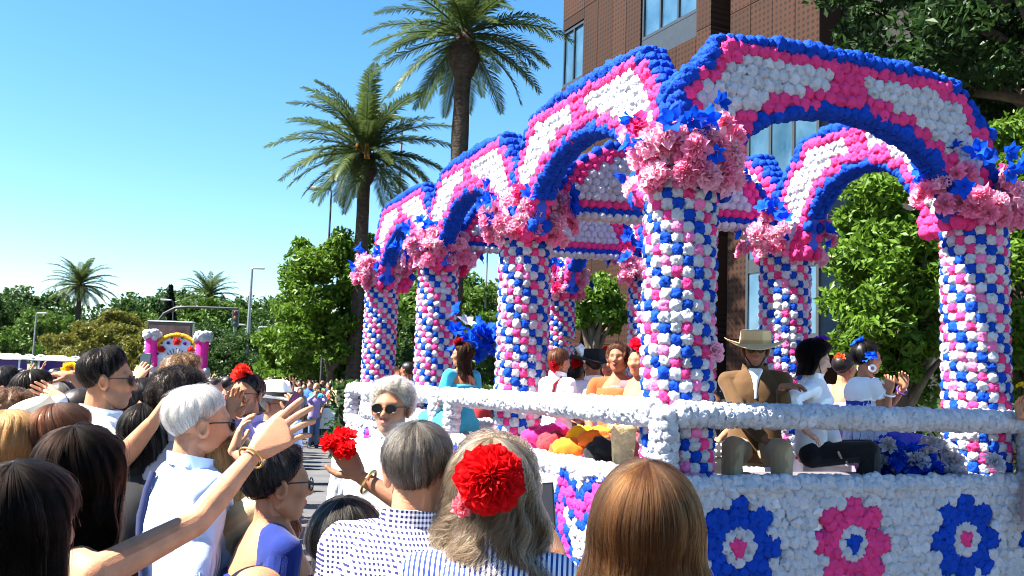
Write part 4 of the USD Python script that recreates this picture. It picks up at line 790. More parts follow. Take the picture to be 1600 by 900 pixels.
# people at the left edge and between the nearer heads
L1 = person('person', 'fair-haired person with glasses looking down at the left edge', face=D(105), skin='fair', sex='f', hair=dict(BOB, n=1500, sweep=0.5, vol=0.022), hairmat=BLONDE[0], hairmat2=hairs('light_blonde', (0.5, 0.33, 0.16))[0], top=cloth('sand_top', (0.35, 0.28, 0.2)), shades='clear', seed=11, head=(0, -0.35, 0), **who(22, 656, 3.1))
L2 = person('person', 'person with wavy ginger-brown hair behind the fair-haired one', face=D(-40), skin='fair', sex='f', hair=dict(CURLS, n=900, vol=0.028), hairmat=CHESTNUT[0], hairmat2=AUBURN[0], top=GREYC, seed=12, lod=1, **who(20, 619, 4.3))
L3 = person('person', 'person under a cream felt hat tilted back', face=D(-35), skin='tan', hair=dict(SHORT, n=0), hairmat=BROWNH[0], top=cloth('cream_shirt', (0.6, 0.55, 0.45)), seed=13, lod=1, head=(0, 0.25, 0), **who(62, 642, 4.0))
hat(L3, 'fedora', M('cream_felt', (0.62, 0.54, 0.42), 0.9, bump=0.001, bscale=300), M('cream_band', (0.45, 0.38, 0.28), 0.8), tilt=0.2)
L4 = person('person', 'auburn-haired woman looking towards the float beside the cream hat', face=D(-66), skin='fair', sex='f', hair=dict(BOB, n=1300, vol=0.02, sweep=-0.3), hairmat=AUBURN[0], hairmat2=CHESTNUT[0], top=cloth('wine_top', (0.12, 0.02, 0.04)), seed=14, **who(95, 642, 3.15))
L5 = person('person', 'dark long-haired woman in sunglasses seen in profile at far left', face=D(-82), skin='tan', sex='f', hair=dict(LONG, n=600, hang=0.2, width=0.002), hairmat=BLACKH[0], hairmat2=BROWNH[0], top=cloth('brown_top', (0.10, 0.05, 0.03)), shades='dark', seed=15, lod=1, **who(52, 585, 5.0))
L6 = person('person', 'dark-haired person in white collar at the far left edge', face=D(-70), skin='tan', hair=dict(SHORT, n=500), hairmat=BLACKH[0], hairmat2=BROWNH[0], top=WHITECLOTH, sleeve='long', seed=16, lod=1, **who(8, 577, 5.4))
L7 = person('person', 'person holding both arms overhead with yellow blossoms, near the shelters', face=D(-70), skin='tan', sex='f', hair=dict(BOB, n=0), hairmat=SALT[0], top=cloth('striped_grey', (0.45, 0.45, 0.47)), sleeve='short', seed=17, lod=1, arms={'R': (at(112, 588, 5.4), (0.8, 0.2, 0.3), (-1, 0, 0.1), (0, 0.3, -1)), 'L': (at(96, 590, 5.6), (-0.3, 0.8, 0.2), (0.9, 0, 0.3), (0, -0.3, -1))}, **who(98, 603, 5.6))
flower(L7['prim'], world_of(L7, [0, 0, 0]) * 0 + (L7['headc'] + [0, 0.03, 0.2]), (0, 0, 1), 0.035, CARN, np.array([0.8, 0.55, 0.03]), 'yellow_blossom', 5, 4, 0.03)
L8 = person('person', 'person in white lace sleeves clapping behind the young man', face=D(-60), skin='fair', sex='f', hair=dict(BUN, n=0, vol=0.016), hairmat=BROWNH[0], top=WHITECLOTH, sleeve='long', seed=18, lod=1, arms={'R': (at(98, 625, 4.6), (0.3, -0.5, -0.8), (-0.9, 0.1, 0.2), (0, 1, 0)), 'L': (at(88, 622, 4.7), (-0.3, 0, -0.8), (-0.7, 0.2, 0.3), (0.3, -1, 0))}, **who(126, 612, 4.7))
L9 = person('person', 'dark-haired man looking right, behind the tattooed arm', face=D(-75), skin='tan', hair=dict(SHORT, n=500), hairmat=BLACKH[0], hairmat2=BROWNH[0], top=cloth('maroon_shirt', (0.16, 0.02, 0.03)), seed=19, lod=1, **who(222, 597, 4.6))
L10 = person('person', 'dark wavy-haired person in front of the white-haired man', face=D(-40), skin='tan', sex='f', hair=dict(BOB, n=700, vol=0.026), hairmat=BLACKH[0], hairmat2=BROWNH[0], top=BLACKC, seed=20, lod=1, **who(232, 642, 3.7))
L11 = person('person', 'dark tousled-haired person directly behind the white-haired man', face=D(-30), skin='tan', hair=dict(CURLS, n=900, vol=0.03, bumps=0.15), hairmat=BROWNH[0], hairmat2=BLACKH[0], top=GREYC, seed=21, lod=1, **who(280, 588, 3.75))
L12 = person('person', 'person with light brown tousled hair in front of the distant pink float', face=D(-75), skin='fair', hair=dict(CURLS, n=800, vol=0.022), hairmat=CHESTNUT[0], hairmat2=BLONDE[0], top=cloth('denim_blue', (0.08, 0.13, 0.25)), seed=22, lod=1, **who(286, 560, 5.0))
L13 = person('person', 'person holding up a phone to film, hand raised left of the distant float', face=D(-50), skin='fair', sex='f', hair=dict(BOB, n=0), hairmat=BROWNH[0], top=cloth('rust_top', (0.3, 0.08, 0.04)), seed=23, lod=1, arms={'R': (at(214, 598, 5.3), (0.5, -0.2, -1), (0.35, 0.2, 0.9), (0.3, 0.9, 0))}, **who(186, 606, 5.4))
phone(at(226, 573, 5.35), (0.05, 0.1, 1), (0.3, 0.95, 0), 'phone raised by a hand left of the distant pink float')
L14 = person('person', 'blonde woman with raised hand beside the white-haired man', face=D(-60), skin='fair', sex='f', hair=dict(LONG, n=900, hang=0.22, width=0.0014), hairmat=BLONDE[0], hairmat2=hairs('light_blonde2', (0.55, 0.38, 0.18))[0], top=cloth('straw_top', (0.4, 0.33, 0.2)), seed=24, lod=1, arms={'R': (at(368, 706, 3.1), (0.6, -0.2, -1), (0.15, 0.2, 0.95), (0.9, 0.3, 0))}, **who(352, 690, 3.25))
U_ = person('person', 'man with red flower on his head in lavender shirt, hands raised', face=D(158), skin='tan', hair=dict(SHORT, n=500), hairmat=BROWNH[0], hairmat2=BLACKH[0], top=LAV, sleeve='long', stubble=(0.07, 0.05, 0.045), shades='clear', seed=25, lod=1, arms={'R': (at(361, 648, 5.1), (-0.6, 0, -1), (0.15, -0.2, 0.9), (0.3, -0.9, 0)), 'L': (at(372, 652, 5.15), (0.6, 0, -1), (0.2, -0.2, 0.9), (-0.3, -0.9, 0.2))}, **who(390, 587, 5.5))
flower(U_['prim'], on_head(U_, (0.0, 0.035, 0.118)), (0.0, -0.5, 1), 0.05, CARN, np.array([0.85, 0.05, 0.03]), seed=6, num=3, spread=0.012)
V_ = person('person', 'man in white fedora, sunglasses and pale blue shirt holding a phone', face=D(-112), skin='tan', hair=dict(SHORT, n=0), hairmat=GREYH[0], top=PALEBLUE, sleeve='long', shades='dark', seed=26, lod=1, arms={'R': (at(462, 652, 5.9), (0.2, 0, -1), (-0.2, 0.2, 0.9), (-0.5, 0.5, 0))}, **who(430, 606, 6.2))
hat(V_, 'fedora', M('white_straw', (0.72, 0.69, 0.62), 0.9, bump=0.002, bscale=160), BLACKC)
phone(at(456, 630, 5.9), (0.45, 0.1, 0.85), (-0.8, 0.5, 0.3), 'silver-backed phone held by the man in the white fedora')
# ================================================================== passengers on the float
FLOOR = 0.92
def ride(px, py, depth, s, floor=FLOOR):
    """Seated so that the middle of the head comes to this place."""
    p = at(px, py, depth); return dict(pos=(p[0], p[1], floor), h=1.72 * s, seat=max(0.12, float(p[2]) - floor - 0.767 * s))
BROWNJ, TURQ, ORANGE, MAGENTA = cloth('brown_jacket', (0.085, 0.045, 0.018)), cloth('turquoise_cloth', (0.02, 0.30, 0.42), sheen=0.3), cloth('orange_red_cloth', (0.62, 0.075, 0.02)), cloth('magenta_cloth', (0.6, 0.02, 0.16))
STRAW, BLACKFELT = M('pale_straw', (0.62, 0.42, 0.20), 0.8, bump=0.0015, bscale=220), M('black_felt', (0.012, 0.012, 0.012), 0.9)
F7 = person('person', 'man in tan wide-brimmed hat, brown jacket and sunglasses seated on the float', face=D(168), skin='brown', hair=dict(SHORT, n=300), hairmat=GREYH[0], hairmat2=SALT[0], top=BROWNJ, sleeve='long', bottom=KHAKI, shades='dark', seed=31, arms={'L': (at(1222, 606, 6.45), (0.2, 0.4, -1), (0.95, -0.2, 0.1), (0.1, -0.3, -1)), 'R': (at(1196, 690, 6.4), (-0.8, 0, -0.4), (0.8, -0.5, -0.2), (0, 0, -1))}, build=1.05, **ride(1180, 548, 6.75, 1.0))
hat(F7, 'cordobes', STRAW, M('tan_band', (0.45, 0.28, 0.12), 0.7), tilt=-0.08, dz=-0.008)
part('shirt_front', vf(hulls([(F7['up']((0, 0.118, 1.40)), 0.018), (F7['up']((0.03, 0.070, 1.465)), 0.02), (F7['up']((-0.03, 0.070, 1.465)), 0.02), (F7['up']((0, 0.130, 1.28)), 0.012)], 10)), WHITECLOTH, F7['prim'], 60)
part('chin_strap', tube([on_head(F7, p) for p in ((-0.078, 0.03, 0.05), (-0.07, 0.045, -0.04), (-0.03, 0.07, -0.105), (0.0, 0.078, -0.117), (0.03, 0.07, -0.105), (0.07, 0.045, -0.04), (0.078, 0.03, 0.05))], 0.004, 6), BLACKC, F7['prim'], 60)
F8 = person('person', 'dark-haired child in white shirt with a purple flower on top, seated on the float', face=D(-108), skin='pale', sex='f', hair=dict(BOB, n=1400, vol=0.036, hang=0.10, hangphi=68, front=64, side=98), hairmat=BLACKH[0], hairmat2=BROWNH[0], top=WHITECLOTH, sleeve='long', bottom=BLACKC, seed=32, eye=True, head=(0, -0.18, 0), arms={'R': (at(1258, 672, 6.5), (-0.5, -0.6, -0.6), (0.8, -0.2, -0.5), (0, 0.2, -1)), 'L': (at(1316, 714, 6.55), (0.6, 0.4, -0.6), (0.6, -0.3, -0.7), (0, 0, -1))}, **ride(1270, 562, 6.85, 0.94))
flower(F8['prim'], on_head(F8, (0, 0.02, 0.145)), (0, 0, 1), 0.042, CARN, np.array([0.22, 0.05, 0.55]), seed=8, num=3, spread=0.012)
part('chin_strap', tube([on_head(F8, p) for p in ((-0.082, 0.015, 0.02), (-0.070, 0.040, -0.05), (-0.028, 0.068, -0.106), (0.0, 0.078, -0.117), (0.028, 0.068, -0.106), (0.07, 0.04, -0.05), (0.082, 0.015, 0.02))], 0.0035, 6), BLACKC, F8['prim'], 60)
BLUEDRESS = M('spangled_blue', (0.012, 0.035, 0.36), 0.6, var=0.5, scale=60, bump=0.002, bscale=60)
F9 = person('person', 'black-haired woman in blue dress and white fringed shawl clapping on the float', face=D(-82), skin='tan', sex='f', hair=dict(BUN, n=900, vol=0.022), hairmat=BLACKH[0], hairmat2=BROWNH[0], dress=BLUEDRESS, sleeve='none', seed=33, eye=True, arms={'R': (at(1390, 612, 6.9), (0.5, -0.5, -1), (0.05, 0.1, 1), (0.2, 0.95, 0.0)), 'L': (at(1412, 606, 7.0), (0.8, 0.3, -1), (-0.05, -0.05, 1), (-0.4, -0.9, 0.0))}, hands={'R': dict(curl=[0.5, 0.55, 0.6, 0.65]), 'L': dict(curl=[0.6, 0.6, 0.65, 0.7])}, **ride(1352, 560, 7.15, 0.96))
bangle(F9, 'R', 0.10, 0.037, M('white_bangle', (0.8, 0.8, 0.8), 0.3), 'bangle', 0.007); bangle(F9, 'L', 0.12, 0.036, M('violet_bangle', (0.10, 0.04, 0.3), 0.3), 'bangle', 0.006)
for sx in (1, -1): part('earring', vf(trimesh.creation.torus(0.022, 0.009, 20, 10, transform=trimesh.transformations.translation_matrix(on_head(F9, (sx * 0.088, -0.008, -0.075))) @ trimesh.transformations.rotation_matrix(PI / 2, (0, 1, 0)))), M('white_bangle'), F9['prim'], 60)
flower(F9['prim'], on_head(F9, (0.078, -0.035, 0.02)), (1, -0.4, 0), 0.045, LILY, BLUE * 1.5, seed=9, num=3, spread=0.015); flower(F9['prim'], on_head(F9, (0.0, -0.06, 0.11)), (0, -0.3, 1), 0.05, LILY, BLUE * 1.6, seed=10, num=3, spread=0.02)
sr = np.random.default_rng(4); fr = []
for k in range(420):
    a = sr.uniform(-2.2, 1.0); q = F9['up']((0.165 * math.cos(a) * 1.0, 0.115 * math.sin(a), 1.36 - 0.10 * sr.random())); L = sr.uniform(0.32, 0.48); u = np.linspace(0, 1, 9)
    fr.append(q + np.stack([0.04 * u * math.cos(a) + 0.008 * np.sin(u * 9 + k), 0.04 * u * math.sin(a) + 0.008 * np.cos(u * 7 + k), -L * u], -1))
sh9 = part('shawl', smooth_solid(union([loft([(F9['up']((0, 0, z)), rx * F9['B'] + 0.022, ry + 0.022, 0) for z, rx, ry in ((1.28, 0.17, 0.115), (1.36, 0.17, 0.115), (1.42, 0.13, 0.09), (1.455, 0.075, 0.065))], 22)] + [hulls([(F9['sh'][k], 0.058), (F9['sh'][k] * 0.8 + F9['el'][k] * 0.2, 0.056), (F9['up']((sx * 0.08, 0, 1.36)), 0.08)]) for k, sx in (('R', 1), ('L', -1))]), 0.022, 5, 0.02, 5), WHITECLOTH, F9['prim'], 60)
curves('fringe', np.array(fr), 0.0045, M('white_thread', (0.72, 0.74, 0.85), 0.7), sh9)
F4 = person('person', 'red-haired woman in orange-red dress and pearls, mouth open, on the float', face=D(158), skin='brown', sex='f', hair=dict(BOB, n=900, hang=0.05, sweep=0.3), hairmat=AUBURN[0], hairmat2=CHESTNUT[0], dress=ORANGE, top=ORANGE, sleeve='short', neckline=0.06, seed=34, eye=True, build=1.1, head=(0, 0.1, 0), lip=(0.35, 0.02, 0.02), **ride(967, 562, 7.7, 1.03))
pn = [F4['up']((0.072 * math.cos(a) * 1.1, 0.010 + 0.085 * math.sin(a), 1.425 + 0.03 * -math.sin(a))) for a in np.linspace(0, 2 * PI, 33)[:-1]]
part('necklace', cat_mesh([(np.array(trimesh.creation.icosphere(1, 0.0085).vertices) + p, np.array(trimesh.creation.icosphere(1, 0.0085).faces)) for p in pn]), M('pearl', (0.75, 0.68, 0.58), 0.25), F4['prim'], 60)
part('mouth', vf(m3.Manifold.sphere(1, 16).scale((0.015, 0.006, 0.011)).rotate((0, 0, math.degrees(0))).translate(tuple(np.zeros(3)))) if False else (np.array(trimesh.creation.icosphere(2, 1).vertices) * [0.014, 0.006, 0.011] @ F4['Rh'].T + on_head(F4, (0, 0.094, -0.060)), np.array(trimesh.creation.icosphere(2, 1).faces)), M('mouth_dark', (0.04, 0.006, 0.006), 0.5), F4['prim'], 60)
for sx in (1, -1): part('earring', (np.array(trimesh.creation.icosphere(2, 0.013).vertices) + on_head(F4, (sx * 0.087, -0.008, -0.05)), np.array(trimesh.creation.icosphere(2, 1).faces)), GOLD, F4['prim'], 60)
F5 = person('person', 'person with big red flower in hair half hidden by the front corner column', face=D(140), skin='tan', sex='f', hair=dict(BUN, n=0), hairmat=BROWNH[0], dress=cloth('rose_dress', (0.5, 0.10, 0.12)), sleeve='short', seed=35, lod=1, **ride(1000, 566, 7.55, 0.97))
flower(F5['prim'], on_head(F5, (0.0, 0.02, 0.12)), (0.0, 0.5, 1), 0.055, CARN, np.array([0.75, 0.01, 0.04]), seed=11, num=4, spread=0.02)
F6 = person('person', 'person in flat black hat and white clothes behind the orange-red dress', face=D(20), skin='tan', hair=dict(SHORT, n=0), hairmat=BLACKH[0], top=WHITECLOTH, sleeve='long', seed=36, lod=1, **ride(928, 572, 8.6, 1.0))
hat(F6, 'cordobes', BLACKFELT, BLACKC)
F2 = person('person', 'girl with auburn hair tied back in white blouse and red braces on the float', face=D(-48), skin='fair', sex='f', hair=dict(BUN, n=900, vol=0.014, hang=0.0), hairmat=AUBURN[0], hairmat2=CHESTNUT[0], top=WHITECLOTH, sleeve='short', bottom=MAGENTA, seed=37, **ride(872, 566, 8.2, 0.92))
flower(F2['prim'], on_head(F2, (0.02, -0.11, -0.02)), (0.3, -1, 0), 0.045, CARN, np.array([0.6, 0.02, 0.03]), seed=12, num=2, spread=0.015)
part('braces', tube([F2['up']((0.09, -0.135, 1.10)), F2['up']((0.085, -0.142, 1.28)), F2['up']((0.085, -0.115, 1.40)), F2['up']((0.088, -0.03, 1.465)), F2['up']((0.088, 0.07, 1.42))], 0.012, 8), cloth('dark_red_cloth', (0.25, 0.01, 0.02)), F2['prim'], 60)
F3 = person('person', 'dark-haired rider with red flower lifting an arm in a white cuff', face=D(-30), skin='tan', sex='f', hair=dict(BUN, n=0, vol=0.02), hairmat=BLACKH[0], top=WHITECLOTH, sleeve='long', seed=38, lod=1, arms={'R': (at(902, 538, 8.6), (1, 0, -0.3), (-0.85, 0, 0.5), (0, 0.4, -1))}, **ride(897, 585, 8.8, 0.95))
flower(F3['prim'], on_head(F3, (0.03, -0.07, 0.09)), (0.2, -1, 0.6), 0.05, CARN, RED, seed=13, num=2, spread=0.012)
F1 = person('person', 'woman with long brown hair in turquoise dress looking left from the float', face=D(38), head=(D(48), 0, 0), skin='tan', sex='f', hair=dict(LONG, n=1500, vol=0.03, hang=0.32, hangphi=66, wave=0.010, width=0.002), hairmat=hairs('brown', (0.04, 0.02, 0.011))[0], hairmat2=CHESTNUT[0], dress=TURQ, sleeve='short', seed=39, eye=True, **ride(723, 556, 9.9, 1.0))
flower(F1['prim'], on_head(F1, (-0.03, 0.0, 0.12)), (0, 0, 1), 0.05, CARN, RED * [0.5, 1, 1], seed=14, num=2, spread=0.015)
F10 = person('person', 'rider in rust-coloured dress between the two rearmost near columns', face=D(60), skin='brown', sex='f', hair=dict(BUN, n=0), hairmat=BLACKH[0], dress=cloth('rust_dress', (0.4, 0.08, 0.03)), seed=40, lod=1, arms={'R': (at(622, 590, 12.3), (-0.4, 0, -1), (-0.2, 0, 1), (-0.5, -0.8, 0))}, **ride(638, 580, 12.6, 0.98))
DOTS = usdkit.material(stage, '/World/Looks/spotted_cloth', {'co': ('texture_coordinate', {}), 'vo': ('voronoi_texture', dict(scale=24.0, randomness=0.15)), 'lt': ('math', dict(math_type='less_than', value2=0.28)), 'mx': ('mix', dict(mix_type='mix', color1=(0.012, 0.012, 0.014), color2=(0.7, 0.7, 0.7))), 'p': ('principled_bsdf', dict(roughness=0.8))}, [('co.object', 'vo.vector'), ('vo.distance', 'lt.value1'), ('lt.value', 'mx.fac'), ('mx.color', 'p.base_color')], surface='p.BSDF')
F12 = person('person', 'rider in black dress with white spots behind the hat man, mostly behind the column', face=D(170), skin='tan', sex='f', hair=dict(BUN, n=0), hairmat=BLACKH[0], dress=DOTS, sleeve='short', seed=41, lod=1, **ride(1100, 575, 7.35, 0.97))
F13 = person('person', 'rider with a yellow blossom raising a hand at the far right edge', face=D(150), skin='tan', sex='f', hair=dict(BUN, n=0), hairmat=BROWNH[0], dress=cloth('grey_rose', (0.35, 0.2, 0.22)), seed=42, lod=1, arms={'R': (at(1594, 650, 6.7), (-0.3, 0, -1), (-0.05, 0.1, 1), (0.2, -0.9, 0))}, **ride(1660, 570, 7.0, 0.97))
flower(F13['prim'], world_of(F13, [0, 0, 0]) * 0 + F13['wr']['R'] + [0, 0, 0.20], (0, 0, 1), 0.03, CARN, np.array([0.8, 0.6, 0.03]), 'yellow_blossom', 15, 2, 0.012)
F14 = person('person', 'rider with dark bun and orange hair flower seated beyond the clapping woman', face=D(-60), skin='tan', sex='f', hair=dict(BUN, n=0, vol=0.018), hairmat=BLACKH[0], dress=cloth('lilac_dress', (0.35, 0.2, 0.45)), seed=43, lod=1, **ride(1318, 575, 8.0, 0.97))
flower(F14['prim'], on_head(F14, (0.02, -0.09, 0.07)), (0, -1, 0.6), 0.045, CARN, np.array([0.8, 0.15, 0.04]), seed=16, num=2, spread=0.012)
F15 = person('person', 'rider in pink dress with dark bun and red flower behind the girl in white', face=D(-40), skin='tan', sex='f', hair=dict(BUN, n=0, vol=0.016), hairmat=BLACKH[0], dress=cloth('candy_pink_dress', (0.65, 0.12, 0.28)), sleeve='short', seed=44, lod=1, **ride(846, 575, 9.3, 0.97))
flower(F15['prim'], on_head(F15, (0.0, -0.03, 0.12)), (0, -0.5, 1), 0.055, CARN, RED, seed=17, num=3, spread=0.015)
F16 = person('person', 'rider in red dress with a red flower seated right of the black hat', face=D(175), skin='fair', sex='f', hair=dict(BUN, n=0, vol=0.016), hairmat=BROWNH[0], dress=cloth('red_dress', (0.5, 0.02, 0.03)), sleeve='short', seed=45, lod=1, **ride(952, 572, 9.2, 0.97))
flower(F16['prim'], on_head(F16, (0.03, 0.0, 0.12)), (0, 0.2, 1), 0.055, CARN, RED, seed=18, num=3, spread=0.015)
# skirts, shawls and a bag heaped along the side of the deck
def heap(name, label, cat, px, py, depth, rx, ry, rz, mats, n, seed):
    R = np.random.default_rng(seed); c = at(px, py, depth); t = thing(name, label, cat, (c[0], c[1], c[2] - rz))
    for k in range(n):
        p = R.normal(0, 0.35, 3) * [rx, ry, 0] + [0, 0, rz * 0.6 + R.uniform(-0.4, 0.5) * rz]; e = m3.Manifold.sphere(1, 24).scale((rx * R.uniform(0.4, 0.65), ry * R.uniform(0.4, 0.7), rz * R.uniform(0.4, 0.7))).translate(tuple(p))
        part('cloth_fold', smooth_solid(e, 0.03, 2, 0.07, seed + k, (7, 7, 14)), mats[k % len(mats)], t, 60)
YEL, FLOR = cloth('yellow_cloth', (0.75, 0.42, 0.01)), M('flowered_cloth', (0.22, 0.02, 0.03), 0.85, var=0.9, scale=26)
heap('orange_shawl', 'heap of orange and yellow silk shawls on the deck beside the straw bag', 'shawls', 905, 690, 7.3, 0.28, 0.2, 0.16, [ORANGE, YEL, cloth('deep_orange', (0.72, 0.14, 0.01)), YEL], 8, 51)
heap('magenta_skirt', 'bright magenta skirt spread out behind the side rail', 'skirt', 862, 674, 7.9, 0.24, 0.2, 0.14, [MAGENTA], 4, 52)
heap('flowered_skirt', 'dark flowered skirt with red blossoms behind the side rail', 'skirt', 864, 692, 7.5, 0.16, 0.2, 0.14, [FLOR], 3, 53)
heap('black_skirt', 'black and plum skirt folds between orange shawls and straw bag', 'skirt', 942, 706, 7.05, 0.16, 0.16, 0.13, [BLACKC, cloth('plum_cloth', (0.15, 0.01, 0.06))], 4, 54)
heap('ruffled_skirt', 'blue and white ruffled skirt hem at the feet of the clapping woman', 'skirt', 1425, 722, 7.1, 0.24, 0.16, 0.12, [BLUEDRESS], 4, 55)
rl = at(1425, 722, 7.1); rl[2] -= 0.12; c = at(1428, 722, 6.75) - rl; m, t = scatter(np.array([c + PR.normal(0, 1, 3) * [0.17, 0.05, 0.05] for k in range(40)]), PR.normal(0, 0.4, (40, 3)) + [0, -0.6, 1], 0.075 * PR.uniform(0.8, 1.2, 40), CARN, PR, np.array([(WHITE * 0.9 if PR.random() < 0.55 else BLUE * 1.2) for k in range(40)])); part('ruffle', m, PETAL, stage.GetPrimAtPath('/World/ruffled_skirt'), True, t, kind='stuff')
c = at(974, 690, 6.85); bag = thing('straw_bag', 'pale straw basket bag standing behind the side rail', 'bag', (c[0], c[1], c[2] - 0.16)); part('bag_body', smooth_solid(m3.Manifold.batch_hull([m3.Manifold.cube((0.13, 0.08, 0.02), True), m3.Manifold.cube((0.17, 0.11, 0.02), True).translate((0, 0, 0.26))]), 0.03, 2, 0.02), M('woven_straw', (0.58, 0.45, 0.24), 0.85, var=0.25, scale=40, bump=0.004, bscale=90), bag, 50); part('handle', tube([(0.06 * math.cos(a), 0, 0.26 + 0.09 * math.sin(a)) for a in np.linspace(0, PI, 14)], 0.008, 8), STRAW, bag, 60)
part('bench', box(0.25, WID - 0.1, 0.25, 0.62, FLOOR, FLOOR + 0.30, 0.02), M('deck_cloth'), flt); part('bench', box(0.18, 0.5, 1.3, 6.8, FLOOR, FLOOR + 0.35, 0.02), WOOD, flt)
pp = to_float(at(742, 530, 10.2)); P_ = pp + PR.normal(0, 0.10, (24, 3)); m, t = scatter(P_, PR.normal(0, 1, (24, 3)), np.full(24, 0.12), CARN + LILY, PR, np.array([BLUE * 1.4 if PR.random() < 0.75 else WHITE * 0.8 for k in range(24)])); part('blue_flower_bunch', m, PETAL, flt, True, t, kind='stuff')

# ================================================================== the building behind
B0, BANG = np.array([1.8, 40.0]), math.atan2(-0.90, 0.44)
bld = thing('office_building', 'large brown office building clad in perforated metal panels with blue-grey windows', 'building', (B0[0], B0[1], 0), BANG)
def corten(name, k):
    CORTEN_N = {'co': ('texture_coordinate', {}), 'sx': ('separate_xyz', {}), 'no': ('noise_texture', dict(scale=1.6, detail=4.0)), 'n2': ('noise_texture', dict(scale=0.8, detail=2.0)), 'cb': ('combine_xyz', {}), 'fx': ('math', dict(math_type='multiply', value2=1 / 0.19)), 'fz': ('math', dict(math_type='multiply', value2=1 / 0.19)), 'qx': ('math', dict(math_type='fraction')), 'qz': ('math', dict(math_type='fraction')),
    'ax': ('math', dict(math_type='subtract', value2=0.5)), 'az': ('math', dict(math_type='subtract', value2=0.5)), 'xx': ('math', dict(math_type='multiply')), 'zz': ('math', dict(math_type='multiply')), 'r2': ('math', dict(math_type='add')), 'th': ('map_range', dict(from_min=0.3, from_max=0.7, to_min=0.03, to_max=0.13)), 'lt': ('math', dict(math_type='less_than')),
    'base': ('mix', dict(mix_type='mix', color1=(0.026 * k, 0.0115 * k, 0.0065 * k), color2=(0.048 * k, 0.020 * k, 0.0115 * k))), 'mx': ('mix', dict(mix_type='mix', color2=(0.012, 0.008, 0.007))), 'p': ('principled_bsdf', dict(roughness=0.7, specular_ior_level=0.12))}
    return usdkit.material(stage, '/World/Looks/' + name, CORTEN_N, [('co.object', 'sx.vector'), ('sx.x', 'fx.value1'), ('sx.z', 'fz.value1'), ('fx.value', 'qx.value1'), ('fz.value', 'qz.value1'), ('qx.value', 'ax.value1'), ('qz.value', 'az.value1'), ('ax.value', 'xx.value1'), ('ax.value', 'xx.value2'), ('az.value', 'zz.value1'), ('az.value', 'zz.value2'), ('xx.value', 'r2.value1'), ('zz.value', 'r2.value2'), ('co.object', 'n2.vector'), ('n2.fac', 'th.value'), ('r2.value', 'lt.value1'), ('th.result', 'lt.value2'), ('co.object', 'no.vector'), ('no.fac', 'base.fac'), ('base.color', 'mx.color1'), ('lt.value', 'mx.fac'), ('mx.color', 'p.base_color')], surface='p.BSDF')
CORTENS = [corten('perforated_metal_' + nm, k) for nm, k in (('dark', 0.62), ('mid', 0.8), ('light', 1.0), ('warm', 0.9))]
DARKW, FRAMEM = M('dark_recess_wall', (0.012, 0.011, 0.011), 0.8), M('grey_blue_frame', (0.025, 0.034, 0.046), 0.5, spec=0.2)
GLASSB = usdkit.material(stage, '/World/Looks/tinted_window', {'co': ('texture_coordinate', {}), 'no': ('noise_texture', dict(scale=0.9, detail=3.0)), 'bu': ('bump', dict(strength=1.0, distance=0.02)), 'mr': ('rgb_ramp', dict(ramp=[(0.3, (0.015, 0.05, 0.09)), (0.7, (0.05, 0.11, 0.17))])), 'g': ('principled_bsdf', dict(roughness=0.06, specular_ior_level=1.0, coat_weight=0.6))}, [('co.object', 'no.vector'), ('no.fac', 'bu.height'), ('bu.normal', 'g.normal'), ('no.fac', 'mr.fac'), ('mr.color', 'g.base_color')], surface='g.BSDF')
def hor(px): return 600 + 0.035 * (px - 800)
def fac(px, py):
    u = (px - 800) / 1500; t = (40 * u - 1.8) / (0.44 + 0.90 * u); y = 40 - 0.90 * t; return t, 1.8 + (hor(px) - py) / 1500 * y
TOPB = 24.0
part('rear_wall', box(0.0, 19, 0.9, 14, 0, TOPB - 0.2), DARKW, bld)
tW2, tS, tP, tR, tC, tD_ = fac(993, 0)[0], fac(1083, 0)[0], fac(1107, 0)[0], fac(1138, 0)[0], fac(1283, 0)[0], 19.0
zW2a, zW2b, zSl = fac(993, 56)[1], fac(1017, 92)[1], fac(947, 112)[1]
holes = [(-0.1, fac(901, 60)[0], fac(868, 128)[1], fac(868, 34)[1]), (tW2, tS, zSl, TOPB), (fac(947, 100)[0], tW2, zSl, zW2b + 0.35)]
def blocked(x0, x1, z0, z1):
    for a, b, c, d in holes:
        if x0 < b - 0.02 and x1 > a + 0.02 and z0 < d - 0.02 and z1 > c + 0.02: return (a, b, c, d)
    return None
def strip(x0, x1):
    zs = sorted(set([0.0, 3.4, 6.9, 10.4, 13.9, 17.4, 20.9, TOPB] + [z for a, b, c, d in holes for z in (c, d) if x0 < b - 0.02 and x1 > a + 0.02]))
    for z0, z1 in zip(zs[:-1], zs[1:]):
        if z1 - z0 > 0.08 and not blocked(x0, x1, z0, z1): part('perforated_panel', box(x0 + 0.012, x1 - 0.012, 0.0 + PR.uniform(0, 0.01), 0.85, z0 + 0.012, min(z1, TOPB) - 0.012), CORTENS[int(PR.integers(0, 4))], bld, False)
xs = sorted(set([0.0, holes[0][1], holes[2][0], tW2, tS, tP])); fine = []
for a, b in zip(xs[:-1], xs[1:]):
    k = max(1, round((b - a) / 1.3)); fine += [(a + (b - a) * i / k, a + (b - a) * (i + 1) / k) for i in range(k)]
for a, b in fine: strip(a, b)
k = 4
for i in range(k): strip(tR + (tC - tR) * i / k, tR + (tC - tR) * (i + 1) / k)
